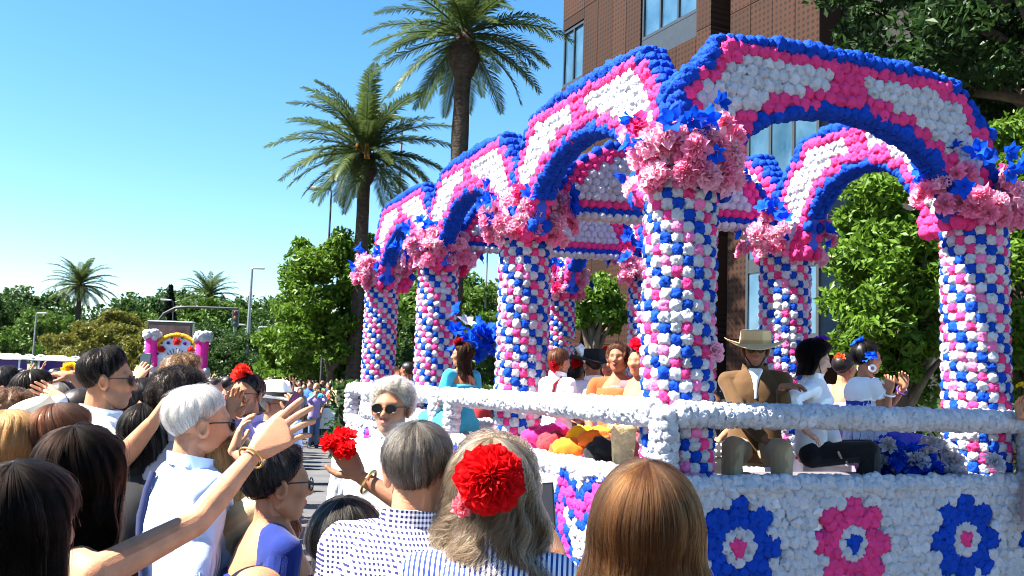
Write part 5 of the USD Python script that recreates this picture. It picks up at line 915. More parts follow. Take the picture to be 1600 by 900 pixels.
def window(x0, x1, z0, z1, panes, y=0.18, mid=None):
    w = part('window', cat_mesh([box(x0, x1, y, y + 0.25, z0, z0 + 0.12), box(x0, x1, y, y + 0.25, z1 - 0.12, z1)] + [box(x0 + (x1 - x0 - 0.09) * i / panes, x0 + (x1 - x0 - 0.09) * i / panes + 0.09, y + 0.003, y + 0.24, z0 + 0.12, z1 - 0.12) for i in range(panes + 1)]), FRAMEM, bld, False)
    for i in range(panes): a = x0 + (x1 - x0 - 0.09) * i / panes + 0.09; part('pane', box(a, a + (x1 - x0 - 0.09) / panes - 0.09, y + 0.08, y + 0.10, z0 + 0.12, z1 - 0.12), GLASSB, w, False)
h0 = holes[0]; window(0.02, h0[1] - 0.02, h0[2] + 0.02, h0[3] - 0.02, 2, 0.05)
window(tW2 + 0.02, tS - 0.02, zW2a + 0.15, zW2a + 3.6, 3, 0.06); window(tW2 + 0.02, tS - 0.02, zW2a + 3.7, TOPB - 0.05, 3, 0.06)
tm = fac(1017, 80)[0]; part('window_band', box(tW2 + 0.02, tS - 0.02, 0.06, 0.3, zW2a - 0.72, zW2a + 0.13), FRAMEM, bld, False); window(tm, tS - 0.02, zSl - 0.9, zW2a - 0.75, 2, 0.07)
part('ledge', box(holes[2][0], tW2 - 0.02, -0.15, 0.5, zW2b + 0.15, zW2b + 0.33), FRAMEM, bld, False)
# a glazed bay that stands proud of the wall further right
tb0, tb1 = fac(1236, 0)[0] - 0.6, fac(1350, 0)[0] - 0.5; zb0, zb1 = 3.0, 1.8 + (615 - 196) / 1500 * 29.5
part('bay_roof', box(tb0 - 0.15, tb1 + 0.15, -1.15, 0.3, zb1, zb1 + 0.22), FRAMEM, bld, False)
bw = part('window', cat_mesh([box(tb0 + (tb1 - tb0) * i / 3 - 0.05, tb0 + (tb1 - tb0) * i / 3 + 0.05, -1.04, -0.96, zb0, zb1) for i in range(4)] + [box(tb0 - 0.04, tb1 + 0.04, -1.03, -0.97, z, z + 0.4) for z in (zb0, zb0 + 2.2, zb1 - 0.4)]), M('dark_frame', (0.03, 0.035, 0.04), 0.4), bld, False)
for i in range(3): part('pane', box(tb0 + (tb1 - tb0) * i / 3 + 0.05, tb0 + (tb1 - tb0) * (i + 1) / 3 - 0.05, -1.0, 0.2, zb0, zb1 - 0.003), GLASSB, bw, False)
part('dark_wing', box(tC + 0.25, 24, 0.95, 12, 0, 26), M('black_cladding', (0.003, 0.003, 0.003), 0.95, spec=0.0), bld, False)

# ================================================================== trees
BARK = M('bark', (0.09, 0.065, 0.045), 0.9, var=0.35, scale=8, bump=0.02, bscale=25, stretch=(1, 1, 0.25))
def leafmat(name, c, var=0.35, scale=1.2): return M(name, c, 0.45, var=var, scale=scale, thin=0.35, spec=0.22)
GREEN, DEEP, OLIVE, BRIGHT = leafmat('green_leaves', (0.060, 0.118, 0.015)), leafmat('deep_green_leaves', (0.036, 0.076, 0.016)), leafmat('olive_leaves', (0.115, 0.115, 0.018)), leafmat('bright_leaves', (0.078, 0.150, 0.013), 0.3, 2.0)
def leaf_cards(P_, size, R, up=0.35, long=1.7):
    n = len(P_); N_ = R.normal(0, 1, (n, 3)) + [0, 0, up]; M_ = rot_to(N_, R.random(n) * 2 * PI); s = (size * R.uniform(0.6, 1.25, n))[:, None, None]
    q = np.array([[0, -0.5 * long, 0], [0.42, 0.0, 0.10], [0, 0.5 * long, -0.05], [-0.42, 0.0, 0.10]]); v = np.einsum('nij,vj->nvi', M_, q) * s + P_[:, None]
    i = np.arange(n)[:, None] * 4; return v.reshape(-1, 3), np.concatenate([i + [0, 1, 2], i + [0, 2, 3]]).astype(int)
def crown_points(R, rx, ry, rz, n, clumps, csize, low=-0.75, rough=0.3):
    d = R.normal(0, 1, (clumps * 3, 3)); d /= np.linalg.norm(d, axis=1, keepdims=True); d = d[d[:, 2] > low][:clumps]; r = R.uniform(0.35, 1.0, len(d)) ** 0.5 * (1 + rough * fbm(d * 2.2 + R.random() * 9, 2, 3) * 2)
    C = d * r[:, None] * [rx, ry, rz]; k = R.integers(0, len(C), n); g = R.normal(0, 1, (n, 3)); g /= np.linalg.norm(g, axis=1, keepdims=True); return C[k] + g * (R.random((n, 1)) ** 0.4) * csize * R.uniform(0.6, 1.3, len(C))[k][:, None] * [1, 1, 0.7]
def limbs(R, h, rx, rz, r0):
    out = [tube([(0, 0, 0), (0.03 * h * R.normal(), 0.03 * h * R.normal(), h * 0.5), (0, 0, h)], [r0 * 1.2, r0, r0 * 0.7], 10)]
    for k in range(7):
        a = R.random() * 2 * PI; z0 = h * R.uniform(0.75, 1.0); e = np.array([math.cos(a) * rx * 0.75, math.sin(a) * rx * 0.75, h + rz * R.uniform(0.1, 1.1)]); out.append(tube([(0, 0, z0), e * [0.45, 0.45, 1] * [1, 1, 0.55] + [0, 0, z0 * 0.45], e], [r0 * 0.5, r0 * 0.35, r0 * 0.1], 7))
    return cat_mesh(out)
def tree_parts(root, seed, h, rx, rz, n, clumps, cs, leaf, lm, low=-0.75, r0=None):
    R = np.random.default_rng(seed); part('trunk', limbs(R, h, rx, rz, r0 or 0.05 * h + 0.06), BARK, root, 60); p = crown_points(R, rx, rx, rz, n, clumps, cs, low) + [0, 0, h + rz * 0.75]; part('crown', leaf_cards(p, leaf, R), lm, root, False)
def klass(name):
    p = stage.CreateClassPrim('/World/' + name); x = UsdGeom.Xform.Define(stage, p.GetPath()).GetPrim(); x.SetSpecifier(Sdf.SpecifierClass); return x
def copy_of(cls, name, label, cat, loc, rotz, scale, group=None):
    t = thing(name, label, cat, loc, rotz, group, scale); t.GetReferences().AddInternalReference(cls.GetPath()); t.SetInstanceable(True); return t
KINDS = []
for k, (lm, rx, rz, n) in enumerate([(DEEP, 4.2, 4.4, 9000), (GREEN, 4.6, 4.0, 9000), (OLIVE, 4.8, 3.6, 9000), (GREEN, 3.4, 4.8, 7000), (DEEP, 5.0, 3.6, 9000)]):
    c = klass('tree_kind_' + 'abcde'[k]); tree_parts(c, 60 + k, 2.6, rx, rz, n, 90, 1.05, 0.30, lm); KINDS.append(c)
FARTREES = [(-10, 452, 95, 0, 'dark green tree at the far left edge of the park'), (35, 450, 100, 4, 'broad dark tree behind the bus shelters, far left'), (78, 488, 85, 1, 'mid-green tree just left of the lone tall palm'), (100, 470, 120, 3, 'tall green tree behind the lone tall palm'), (140, 505, 70, 2, 'low yellowish tree right of the lone palm'), (182, 487, 80, 2, 'wide olive-yellow tree left of the big screen'), (228, 462, 105, 4, 'dark tree behind the big screen, left of the cypress'), (208, 490, 90, 1, 'green tree between the olive tree and the big screen'), (285, 450, 120, 0, 'dark tall tree right of the cypress'), (340, 470, 95, 1, 'green tree under the smaller palm'), (372, 462, 105, 0, 'dark tree left of the tall lamp post'), (318, 505, 75, 4, 'low dark tree right of the pink float'), (412, 500, 90, 0, 'dark tree right of the tall lamp post'), (430, 470, 120, 3, 'tree behind the small distant palm'), (250, 505, 68, 2, 'olive bushy tree behind the pink float'), (385, 520, 70, 4, 'low dark tree beyond the crowd, centre left')]
FARTREES += [(640, 440, 60, 1, 'green tree seen between the two rearmost near columns'), (712, 425, 50, 1, 'green tree seen right of the third near column'), (755, 455, 45, 3, 'tall tree seen behind the near palm trunk'), (600, 500, 48, 4, 'dark bushy tree behind the rearmost column'), (690, 500, 42, 4, 'dark low tree behind the turquoise dress'), (830, 470, 40, 0, 'dark tree behind the second near column'), (-60, 470, 90, 1, 'green tree partly outside at the left edge')]
for px, top, d, kind, lab in FARTREES:
    p = at(px, top, d); full = 2.6 + (4.4, 4.0, 3.6, 4.8, 3.6)[kind] * 1.75; sc = p[2] / full
    copy_of(KINDS[kind], 'park_tree', lab, 'tree', (p[0], p[1], 0), PR.random() * 6, sc)
def tree(name, label, px, top, d, rx, rz, n, clumps, cs, leaf, lm, seed, low=-0.75, r0=None):
    p = at(px, top, d); t = thing(name, label, 'tree', (p[0], p[1], 0)); tree_parts(t, seed, max(0.4, p[2] - rz * 1.75), rx, rz, n, clumps, cs, leaf, lm, low, r0); return t
tree('leafy_tree', 'tall bright green tree left of the rearmost float column', 528, 362, 38, 2.1, 2.9, 22000, 130, 0.55, 0.15, BRIGHT, 71)
tree('orange_tree', 'round dark green tree with bright left side above the crowd', 490, 492, 48, 2.6, 1.9, 13000, 80, 0.65, 0.20, BRIGHT, 72, -0.9)
tree('orange_tree', 'round dark tree directly left of the rearmost float column', 548, 500, 50, 2.1, 1.8, 10000, 70, 0.6, 0.20, GREEN, 73, -0.9)
tree('leafy_tree', 'small sunlit tree between the middle columns in front of the brown building', 930, 428, 24, 0.75, 0.8, 6000, 50, 0.28, 0.11, BRIGHT, 74)
tree('leafy_tree', 'big sunlit tree with glossy leaves behind the right half of the float', 1412, 272, 14.5, 1.05, 1.75, 30000, 150, 0.34, 0.085, BRIGHT, 75, -0.95)
tree('leafy_tree', 'tree with bright leaves at the right edge behind the float', 1610, 185, 15.5, 1.3, 2.2, 24000, 130, 0.4, 0.095, BRIGHT, 76, -0.95)
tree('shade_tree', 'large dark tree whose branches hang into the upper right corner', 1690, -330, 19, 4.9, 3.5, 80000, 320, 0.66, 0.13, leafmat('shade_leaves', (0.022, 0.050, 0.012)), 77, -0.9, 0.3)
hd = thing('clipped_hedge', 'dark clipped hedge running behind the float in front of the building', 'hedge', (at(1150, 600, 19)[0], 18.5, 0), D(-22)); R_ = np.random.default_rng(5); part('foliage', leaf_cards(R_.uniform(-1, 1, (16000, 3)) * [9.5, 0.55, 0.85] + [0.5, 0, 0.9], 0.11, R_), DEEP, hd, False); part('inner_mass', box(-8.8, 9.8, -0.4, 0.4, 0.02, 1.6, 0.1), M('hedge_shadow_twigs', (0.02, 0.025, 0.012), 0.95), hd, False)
p = at(267, 446, 100); cy = thing('cypress_tree', 'narrow dark cypress beside the curved lamp post', 'tree', (p[0], p[1], 0)); R_ = np.random.default_rng(6); u = R_.random(5000); a = R_.random(5000) * 2 * PI; rr = 0.75 * np.sin(PI * np.clip(u * 0.95 + 0.05, 0, 1)) ** 0.7 * np.sqrt(R_.random(5000)); part('crown', leaf_cards(np.stack([rr * np.cos(a), rr * np.sin(a), 1.2 + u * (p[2] - 1.2)], -1), 0.28, R_, 1.5), leafmat('cypress_leaves', (0.012, 0.026, 0.012)), cy, False); part('trunk', tube([(0, 0, 0), (0, 0, 3)], [0.2, 0.15], 8), BARK, cy, 60)

# palms
PALMLEAF = leafmat('palm_leaflets', (0.055, 0.085, 0.022), 0.3, 0.8); PALMBARK = M('palm_bark', (0.045, 0.033, 0.024), 0.95, var=0.5, scale=6, bump=0.05, bscale=9, stretch=(1, 1, 2.0))
def frond(R, L, el0, droop, az):
    u = np.linspace(0, 1, 14); el = el0 - droop * u ** 1.3; st = L / 13; r = np.concatenate([[0], np.cumsum(np.cos(el[:-1]) * st)]); z = np.concatenate([[0], np.cumsum(np.sin(el[:-1]) * st)])
    d = np.array([math.cos(az), math.sin(az), 0]); s = np.array([-d[1], d[0], 0]); spine = r[:, None] * d + z[:, None] * [0, 0, 1]; items = [tube(spine, np.linspace(0.035, 0.006, 14), 5)]
    n = 60; t = np.linspace(0.12, 0.995, n); base = np.stack([np.interp(t, u, spine[:, k]) for k in range(3)], -1); tan = np.gradient(base, axis=0); tan /= np.linalg.norm(tan, axis=1, keepdims=True); nor = np.cross(np.tile(s, (n, 1)), tan) * -1
    V, F, c = [], [], 0
    for sg in (-1, 1):
        ln = L * 0.175 * np.sin(PI * np.clip(0.18 + 0.78 * t, 0, 1)) ** 0.7 * R.uniform(0.85, 1.15, n)
        dirn = tan * 0.75 + s * sg * 0.75 + nor * R.uniform(-0.05, 0.4, n)[:, None]; dirn /= np.linalg.norm(dirn, axis=1, keepdims=True); tip = base + dirn * ln[:, None] + np.array([0, 0, -0.22]) * ln[:, None]; mid = base + dirn * ln[:, None] * 0.5; w = 0.026 * L / 3
        q = np.stack([base - tan * w * 0.5, mid - tan * w, tip, mid + tan * w, base + tan * w * 0.5], 1); V.append(q.reshape(-1, 3)); i = np.arange(n)[:, None] * 5 + c; F.append(np.concatenate([i + [0, 1, 4], i + [1, 3, 4], i + [1, 2, 3]])); c += n * 5
    items.append((np.vstack(V), np.vstack(F))); return cat_mesh(items)
def palm_class(name, seed, H, L, n, r0):
    c = klass(name); R = np.random.default_rng(seed); z = np.linspace(0, H - 0.7, 30); rad = r0 * (1 + 0.06 * np.sin(z * 21)) * np.interp(z, [0, 0.6, H], [1.35, 1.0, 0.92])
    part('trunk', tube(np.stack([0.12 * np.sin(z / H * 2.5), 0 * z, z], -1), rad, 14), PALMBARK, c, 60); bz = np.linspace(H - 1.3, H + 0.15, 9); part('crown_base', tube(np.stack([0.12 * np.sin(2.4) + 0 * bz, 0 * bz, bz], -1), np.array([1.0, 1.35, 1.65, 1.8, 1.75, 1.6, 1.3, 0.8, 0.3]) * r0, 14), PALMBARK, c, 60)
    for k in range(n):
        u = (k + 0.5) / n; el = 1.45 - 2.0 * u ** 0.85 + R.normal(0, 0.08); f = frond(R, L * R.uniform(0.85, 1.08) * (0.85 if u > 0.85 else 1), el, R.uniform(0.9, 1.35) * (1.0 - 0.35 * u), k * 2.39996 + R.normal(0, 0.15)); part('frond', (f[0] + [0.08, 0, H + 0.02 - 0.25 * u], f[1]), PALMLEAF, c, False)
    if seed == 80:
        for k in range(8): a = R.random() * 6.28; part('date_stalk', tube([(0.1, 0, H - 0.1), (0.1 + 0.5 * math.cos(a), 0.5 * math.sin(a), H + 0.15), (0.1 + 0.9 * math.cos(a), 0.9 * math.sin(a), H - 0.5)], [0.03, 0.03, 0.05], 6), M('date_orange', (0.35, 0.17, 0.03), 0.7), c, 60)
    return c
PA, PB = palm_class('palm_kind_a', 80, 10.0, 3.5, 58, 0.26), palm_class('palm_kind_b', 81, 11.0, 3.0, 48, 0.24)
def palm(cls, H, px, py, d, label, rot):
    p = at(px, py, d); copy_of(cls, 'palm_tree', label, 'palm tree', (p[0], p[1], 0), rot, p[2] / H)
palm(PA, 10.0, 567, 234, 37, 'tall palm with orange date stalks left of the float, in front of the lamp', 0.4); palm(PB, 11.0, 729, 48, 31, 'tallest palm, its crown reaching the top edge above the float', 2.2)
palm(PA, 10.0, 124, 444, 90, 'lone tall palm far away on the left', 1.0); palm(PA, 10.0, 327, 462, 100, 'smaller distant palm behind the traffic signal arm', 3.1); palm(PB, 11.0, 405, 497, 130, 'small far palm right of the tall lamp post', 4.0)

# ================================================================== lamps, signal, screen, shelters
STEEL = M('galvanised_steel', (0.22, 0.23, 0.24), 0.45, metal=0.6, spec=0.5); DARKSTEEL = M('dark_painted_steel', (0.035, 0.037, 0.04), 0.5)
def lamp(px, py, d, arm, label, r=0.07, m=STEEL, curved=False):
    p = at(px, py, d); t = thing('street_lamp', label, 'street lamp', (p[0], p[1], 0)); H = p[2]; s = 1 if arm > 0 else -1; A = abs(arm)
    part('pole', tube([(0, 0, 0), (0, 0, H * 0.5), (0, 0, H if not curved else H - 0.9)], [r * 1.3, r, r * 0.7], 10), m, t, 60)
    part('arm', tube([(0, 0, H - 0.9), (s * A * 0.1, 0, H - 0.35), (s * A * 0.4, 0, H - 0.02), (s * A, 0, H)] if curved else [(0, 0, H - 0.02), (s * A * 0.5, 0, H + 0.04), (s * A, 0, H + 0.06)], [r * 0.7, r * 0.6, r * 0.5, r * 0.5] if curved else [r * 0.6, r * 0.55, r * 0.5], 8), m, t, 60)
    part('lamp_head', box(min(s * A, s * (A + 0.75)), max(s * A, s * (A + 0.75)), -0.14, 0.14, H - 0.02, H + 0.11, 0.03), M('lamp_grey', (0.30, 0.31, 0.32), 0.4), t, 30)
lamp(629, 184, 40, -0.25, 'tall lamp post between the two big palms with flat head', 0.07); lamp(518, 297, 44, -0.3, 'lamp post left of the tall palm above the bright tree', 0.06, DARKSTEEL); lamp(394, 420, 70, 0.15, 'tall pale lamp post standing behind the crowd', 0.13)
lamp(272, 470, 70, -0.2, 'lamp post with curved neck beside the cypress', 0.07, DARKSTEEL, True); lamp(366, 508, 75, 0.1, 'short thin lamp post left of the tall pale one', 0.08); lamp(404, 512, 80, 0.1, 'thin lamp post right of the tall pale one', 0.08); lamp(762, 385, 45, -0.2, 'thin lamp post seen through the float behind its second column', 0.05); lamp(57, 490, 75, 0.1, 'slender lamp post in front of the trees, far left', 0.07)
p0, p1 = at(240, 520, 53), at(370, 482, 53); tr_ = thing('traffic_signal_mast', 'dark curved traffic signal mast reaching over the road by the big screen', 'traffic signal', (p0[0], p0[1], 0)); w = p1[0] - p0[0]; H = p1[2]; part('mast', tube([(0, 0, 0), (0, 0, H - 1.7), (0.12, 0, H - 1.0), (0.5, 0, H - 0.42), (1.1, 0, H - 0.08), (1.8, 0, H), (w, 0, H + 0.02)], [0.10, 0.09, 0.085, 0.08, 0.075, 0.07, 0.05], 10), DARKSTEEL, tr_, 60)
sg_ = part('signal_head', box(w - 0.25, w + 0.1, -0.15, 0.12, H - 1.0, H - 0.08, 0.03), DARKSTEEL, tr_, 30)
for k, c in enumerate(((0.12, 0.01, 0.01), (0.12, 0.08, 0.01), (0.01, 0.09, 0.04))): v, f = lathe([(0.001, 0.02), (0.09, 0.0), (0.1, -0.02), (0.001, -0.02)], 16); part('signal_lens', (np.stack([v[:, 0], -v[:, 2], v[:, 1]], -1) + [w - 0.075, -0.17, H - 0.24 - 0.3 * k], f), M('signal_glass_%s' % 'red amber green'.split()[k], c, 0.2), sg_, 60)
pz = at(266, 503, 50); pb = at(266, 560, 50); sc = thing('video_screen', 'large dark video screen with white top edge behind the pink float', 'screen', (pz[0], pz[1], 0)); wz = 35 / 1500 * 50
part('housing', box(-wz, wz, 0, 0.4, pb[2] - 0.6, pz[2], 0.03), BLACKPLASTIC, sc, 30); part('display', box(-wz + 0.1, wz - 0.12, -0.012, 0.0, pb[2] - 0.5, pz[2] - 0.18), M('dim_display', (0.07, 0.04, 0.04), 0.35, var=0.8, scale=1.2), sc, False); part('top_edge', box(-wz, wz, -0.03, 0.43, pz[2] + 0.003, pz[2] + 0.06), M('white_paint', (0.75, 0.75, 0.75), 0.5), sc, False); part('leg', box(-wz + 0.2, -wz + 0.4, 0.1, 0.3, 0, pb[2] - 0.6), DARKSTEEL, sc, False); part('leg', box(wz - 0.4, wz - 0.2, 0.1, 0.3, 0, pb[2] - 0.6), DARKSTEEL, sc, False)
# the next float: two crimson pillars and a giant fan
d = 46; pc = at(273, 590, d); u_ = d / 1500; nf = thing('fan_float', 'distant flower float with two pink pillars and a giant painted fan', 'parade float', (pc[0], pc[1], 0)); zt = at(234, 517, d)[2]; zb = 1.05; cr = np.array([0.55, 0.015, 0.20])
part('base_wall', box(-1.55, 1.55, -0.1, 2.5, 0.3, zb, 0.05), M('white_core'), nf, 30)
for sx, px in ((-1, 234), (1, 313)):
    x = (px - 273) * u_; c = part('pillar', tube([(x, 0, 0.4), (x, 0, zt - 0.35)], 0.29, 16), M('crimson_paper', (0.62, 0.02, 0.24), 0.8, var=0.2, scale=12), nf, 50)
    for nm, z, s_, q in (('white_cap', zt - 0.18, 0.40, 40), ('white_collar', zb + 0.75, 0.38, 30)):
        a = PR.random(q) * 2 * PI; P_ = np.stack([x + s_ * np.cos(a) * 0.75, s_ * np.sin(a) * 0.75, z + PR.uniform(-0.16, 0.14, q)], -1); m, t = scatter(P_, PR.normal(0, 1, (q, 3)), np.full(q, 0.15), COARSE, PR, np.tile(WHITE, (q, 1))); part(nm, m, TISSUE, c, True, t, kind='stuff')
    P_ = np.stack([x - 0.29 + 0 * np.arange(16), 0 * np.arange(16), np.linspace(0.5, zt - 0.4, 16)], -1); m, t = scatter(P_, np.tile([-1.0, 0, 0], (16, 1)), np.full(16, 0.09), COARSE, PR, np.tile(WHITE, (16, 1))); part('white_edging', m, TISSUE, c, True, t, kind='stuff')
zc = at(273, 560, d)[2]; Rf = zc and (at(273, 523, d)[2] - zc); th = np.linspace(PI, 0, 41)
def fan_ring(r0, r1, y, m, nm, th=th):
    v = np.array([[(r * math.cos(t), yy, zc + r * math.sin(t)) for r, yy in ((r0, y), (r1, y), (r1, y + 0.08), (r0, y + 0.08))] for t in th]); part(nm, grid_tube(v), m, nf, False)
fan_ring(0.35, Rf, 0.0, M('pale_blue_paper', (0.55, 0.66, 0.80), 0.8), 'fan_leaf'); part('side_panel', cat_mesh([box(-1.1, -0.2, 0.09, 0.2, zb, zc + 0.5), box(0.2, 1.1, 0.09, 0.2, zb, zc + 0.5)]), M('pale_blue_paper'), nf, False)
fan_ring(0.0, 0.42, -0.03, M('white_paint'), 'fan_heart')
for k in range(9): t = PI * (k + 0.5) / 9; part('fan_stick', tube([(0, -0.06, zc - 0.12), (0.5 * math.cos(t), -0.06, zc + 0.5 * math.sin(t))], 0.02, 6), M('dark_violet', (0.07, 0.02, 0.09), 0.6), nf, 60)
a = np.linspace(0, PI, 46); m, t = scatter(np.stack([Rf * np.cos(a), 0 * a, zc + Rf * np.sin(a)], -1), np.stack([np.cos(a), 0 * a, np.sin(a)], -1), np.full(46, 0.10), COARSE, PR, np.tile([0.75, 0.38, 0.03], (46, 1))); part('golden_edging', m, TISSUE, nf, True, t, kind='stuff')
for t_, r_, s_, col in ((PI * 0.5, 0.72, 0.20, (0.7, 0.06, 0.06)), (PI * 0.83, 0.72, 0.19, (0.7, 0.06, 0.06)), (PI * 0.17, 0.72, 0.19, (0.7, 0.06, 0.06)), (PI * 0.66, 0.74, 0.09, (0.2, 0.04, 0.45)), (PI * 0.34, 0.74, 0.09, (0.2, 0.04, 0.45)), (PI * 0.93, 0.8, 0.07, (0.2, 0.04, 0.45)), (PI * 0.07, 0.8, 0.07, (0.2, 0.04, 0.45)), (PI * 0.58, 0.9, 0.06, (0.05, 0.25, 0.08)), (PI * 0.42, 0.9, 0.06, (0.05, 0.25, 0.08)), (PI * 0.75, 0.9, 0.06, (0.05, 0.25, 0.08)), (PI * 0.25, 0.9, 0.06, (0.05, 0.25, 0.08))):
    m, t = scatter(np.array([[Rf * r_ * math.cos(t_), -0.05, zc + Rf * r_ * math.sin(t_)]]), np.array([[0, -1.0, 0.1]]), [s_], CARN, PR, np.array([col])); part('fan_blossom', m, PETAL, nf, True, t)
# shelters and kiosks on the far left
PURPLE, ROOFW, GLASSC = M('purple_panel', (0.05, 0.02, 0.15), 0.4), M('pale_roof', (0.6, 0.62, 0.64), 0.5), usdkit.material(stage, '/World/Looks/clear_pane', {'t': ('transparent_bsdf', dict(color=(0.85, 0.9, 0.9))), 'g': ('glossy_bsdf', dict(roughness=0.05, color=(0.8, 0.85, 0.9))), 'f': ('fresnel', dict(IOR=1.5)), 'm': ('mix_closure', {})}, [('f.fac', 'm.fac'), ('t.BSDF', 'm.closure1'), ('g.BSDF', 'm.closure2')], surface='m.closure')
def kiosk(px, top, d, w, label):
    p = at(px, top, d); t = thing('kiosk', label, 'kiosk', (p[0], p[1], 0)); H = p[2]; part('panel', box(-w / 2, w / 2, 0, 0.9, 0.1, H - 0.35, 0.02), PURPLE, t, 30); part('roof', vf(m3.Manifold.batch_hull([m3.Manifold.cube((w + 0.5, 1.5, 0.06), True).translate((0, 0.45, H - 0.30)), m3.Manifold.cube((w * 0.5, 0.6, 0.05), True).translate((0, 0.45, H))])), ROOFW, t, 30); part('edge_frame', cat_mesh([box(x - 0.05, x + 0.05, -0.06, -0.003, 0.0, H - 0.35) for x in (-w / 2, w / 2)]), ROOFW, t, False)
kiosk(8, 553, 60, 1.9, 'purple kiosk with pale roof at the left edge'); kiosk(83, 556, 62, 1.7, 'purple kiosk with domed white roof right of the glass shelter')
def shelter(px, top, d, w, label, bays):
    p = at(px, top, d); t = thing('bus_shelter', label, 'shelter', (p[0], p[1], 0)); H = p[2]; part('roof', box(-w / 2 - 0.2, w / 2 + 0.2, -0.6, 1.2, H - 0.12, H, 0.03), ROOFW, t, 30)
    for i in range(bays + 1): x = -w / 2 + w * i / bays; part('post', box(x - 0.05, x + 0.05, 0.75, 0.85, 0, H - 0.12), STEEL, t, False)
    for i in range(bays): a = -w / 2 + w * i / bays; part('glass_pane', box(a + 0.08, a + w / bays - 0.08, 0.78, 0.80, 0.4, H - 0.4), GLASSC, t, False)
    for i in range(bays): a = -w / 2 + w * (i + 0.5) / bays; part('roof_vault', tube([(a - w / bays * 0.4, 0.3, H - 0.0), (a - w / bays * 0.2, 0.3, H + 0.1), (a, 0.3, H + 0.14), (a + w / bays * 0.2, 0.3, H + 0.1), (a + w / bays * 0.4, 0.3, H)], 0.05, 6), ROOFW, t, 60)
shelter(42, 557, 64, 2.4, 'glass shelter with vaulted roof between the two purple kiosks', 3); shelter(115, 560, 66, 2.8, 'glass shelter with flat metal roof left of the palm trunk', 3)

# ================================================================== barriers and the crowd beyond
GREENB, SIGNW = M('green_barrier_paint', (0.02, 0.07, 0.04), 0.5), M('white_paint')
def barrier(x, y, ang, label, sign=False):
    t = thing('crowd_barrier', label, 'barrier', (x, y, 0), ang, 'barriers along the road'); L = 2.2; part('frame', tube([(-L / 2, 0, 0.12), (-L / 2, 0, 1.1), (L / 2, 0, 1.1), (L / 2, 0, 0.12)], 0.022, 8), STEEL, t, 60); part('frame', tube([(-L / 2, 0, 0.25), (L / 2, 0, 0.25)], 0.018, 8), STEEL, t, 60)
    for k in range(14): xx = -L / 2 + L * (k + 1) / 15; part('bar', tube([(xx, 0, 0.25), (xx, 0, 1.09)], 0.009, 5), STEEL, t, 60)
    for sx in (-1, 1): part('foot', tube([(sx * L * 0.4, -0.3, 0.03), (sx * L * 0.4, 0, 0.12), (sx * L * 0.4, 0.3, 0.03)], 0.02, 6), STEEL, t, 60)
    if sign: part('sign', box(-0.3, 0.1, -0.05, -0.03, 0.45, 1.0), SIGNW, t, False, label='white notice with green lower edge'); part('banner', box(-L / 2 + 0.03, L / 2 - 0.03, 0.025, 0.035, 0.28, 1.07), GREENB, t, False)
bp = at(517, 640, 25.5); barrier(bp[0], bp[1], D(25), 'crowd barrier with green banner and white notice left of the float', True)
bp2 = at(470, 620, 31); barrier(bp2[0], bp2[1], D(40), 'plain metal crowd barrier farther down the road')
part('kerb', box(-9.2, -9.05, 20, 80, 0, 0.13), PAVE, kind='structure')
variants = []
CC = [('blue shirt', (0.03, 0.10, 0.42)), ('white top', (0.75, 0.75, 0.76)), ('red top', (0.45, 0.03, 0.03)), ('black top', (0.015, 0.015, 0.018)), ('pink top', (0.6, 0.2, 0.25)), ('grey shirt', (0.25, 0.25, 0.27)), ('navy top', (0.02, 0.03, 0.10)), ('yellow top', (0.6, 0.42, 0.05)), ('turquoise top', (0.03, 0.30, 0.40)), ('beige shirt', (0.45, 0.36, 0.25)), ('orange top', (0.6, 0.15, 0.03)), ('green top', (0.04, 0.22, 0.07)), ('lilac top', (0.35, 0.25, 0.5)), ('brown jacket', (0.10, 0.06, 0.035))]
HH = [('black hair', BLACKH), ('brown hair', BROWNH), ('light brown hair', CHESTNUT), ('fair hair', BLONDE), ('grey hair', GREYH)]
VR = np.random.default_rng(9)
for k, (cn, cc) in enumerate(CC):
    hn, hm = HH[[0, 1, 0, 2, 1, 4, 1, 0, 3, 1, 0, 2, 0, 1][k]]; fem = k % 2 == 1; arms = {}
    if k == 5: arms = {'R': ((0.25, 0.35, 1.78), (1, 0, -1), (0, 0.2, 1), (0, 1, 0))}
    if k == 12: arms = {'R': ((0.12, 0.42, 1.55), (1, 0, -1), (-0.3, 0.2, 1), (-0.4, 1, 0)), 'L': ((-0.12, 0.42, 1.55), (-1, 0, -1), (0.3, 0.2, 1), (0.4, 1, 0))}
    person('', '', pos=(0, 0, 0), face=0, h=1.68, skin=list(SKINS)[k % 4], sex='f' if fem else 'm', lod=2, top=cloth('crowd_' + cn.replace(' ', '_'), cc), sleeve='short' if k % 3 else 'long', bottom=[cloth('denim_blue', (0.08, 0.13, 0.25)), None, KHAKI][k % 3], hair=dict(LONG if fem and k % 4 == 3 else BOB if fem else SHORT, bumps=0.2), hairmat=hm[0], arms=arms, cls='crowd_kind_' + 'abcdefghijklmn'[k], seed=100 + k)
    variants.append(stage.GetPrimAtPath('/World/crowd_kind_' + 'abcdefghijklmn'[k]))
placed = []
def clear(x, y, r=0.44):
    for a, b in placed:
        if (a - x) ** 2 + (b - y) ** 2 < r * r: return False
    q = to_float((x, y, 0)); return not (-0.9 < q[0] < 3.4 and -1 < q[1] < 14)
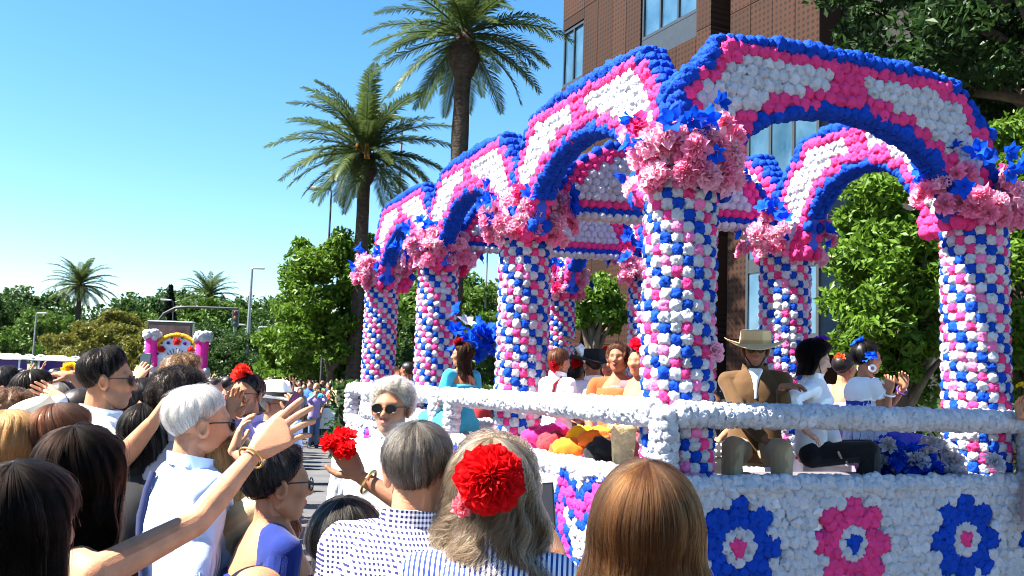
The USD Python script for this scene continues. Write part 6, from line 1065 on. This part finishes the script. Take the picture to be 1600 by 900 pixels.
MARKS = [(-20, 'the left edge kiosk'), (8, 'the first purple kiosk'), (42, 'the vaulted glass shelter'), (83, 'the second purple kiosk'), (104, 'the flat-roofed shelter'), (122, 'the lone palm trunk'), (152, 'the low yellowish tree'), (182, 'the olive tree'), (208, 'the olive tree edge'), (234, 'the first pink pillar'), (252, 'the fan rim'), (273, 'the painted fan'), (293, 'the fan blossoms'), (313, 'the second pink pillar'), (340, 'the smaller palm'), (366, 'the short thin lamp'), (390, 'the tall pale lamp'), (404, 'the thin lamp post'), (425, 'the far dark trees'), (450, 'the plain barrier'), (478, 'the round orange tree'), (500, 'the notice on the barrier'), (517, 'the green banner'), (545, 'the round dark tree'), (575, 'the rearmost column'), (592, 'the last near column'), (620, 'the gap after the last column'), (650, 'the third near column'), (690, 'the turquoise dress'), (760, 'the near palm trunk'), (830, 'the second near column'), (930, 'the small sunlit tree')]
def label_for(px, d, hn, cn):
    k = min(range(len(MARKS)), key=lambda i: abs(MARKS[i][0] - px)); how = 'close, in line with' if d < 10 else 'in line with' if d < 18 else 'farther back below' if d < 30 else 'far back below'
    return 'person with %s, %s, %s %s' % (hn, cn, how, MARKS[k][1])
def crowd(n, pxr, dr, facing, spread, where, group, hmin=0.9, hmax=1.06, bias=1.0, blocked=lambda px, d: False):
    got, tries = 0, 0
    while got < n and tries < n * 40:
        tries += 1; px = VR.uniform(*pxr); d = dr[0] + (dr[1] - dr[0]) * VR.random() ** bias; p = at(px, 600, d)
        if blocked(px, d) or not clear(p[0], p[1]): continue
        placed.append((p[0], p[1])); k = int(VR.integers(0, len(variants))); hn = HH[[0, 1, 0, 2, 1, 4, 1, 0, 3, 1, 0, 2, 0, 1][k]][0]
        place = label_for(px, d, hn, CC[k][0]); copy_of(variants[k], 'person', place, 'person', (p[0], p[1], 0), D(facing + VR.normal(0, spread)), VR.uniform(hmin, hmax), place.replace('person', 'people', 1)); got += 1
crowd(55, (-20, 330), (6.6, 16), -65, 25, 'among the spectators left of the white-haired man', 'near spectators on the left')
crowd(14, (300, 425), (7.5, 14), -70, 25, 'standing behind the man in lavender', 'spectators behind the lavender shirt')
crowd(22, (350, 440), (15, 24), -75, 30, 'x', 'y')
crowd(80, (-20, 440), (16, 48), -75, 35, 'in the crowd in front of the park trees', 'far spectators before the trees', bias=0.8)
crowd(26, (450, 500), (24.5, 28), 170, 30, 'x', 'y', 0.7, 1.0)
crowd(105, (425, 560), (27, 45), 165, 30, 'in the crowd behind the barrier', 'spectators behind the barrier', 0.75, 1.05, blocked=lambda px, d: d < 27 + (px < 500) * (500 - px) * 0.10)
crowd(16, (560, 700), (24, 42), 170, 30, 'in the crowd seen beneath the float', 'spectators seen under the float')
crowd(10, (720, 1000), (17, 24), 190, 30, 'standing beyond the float', 'spectators beyond the float')
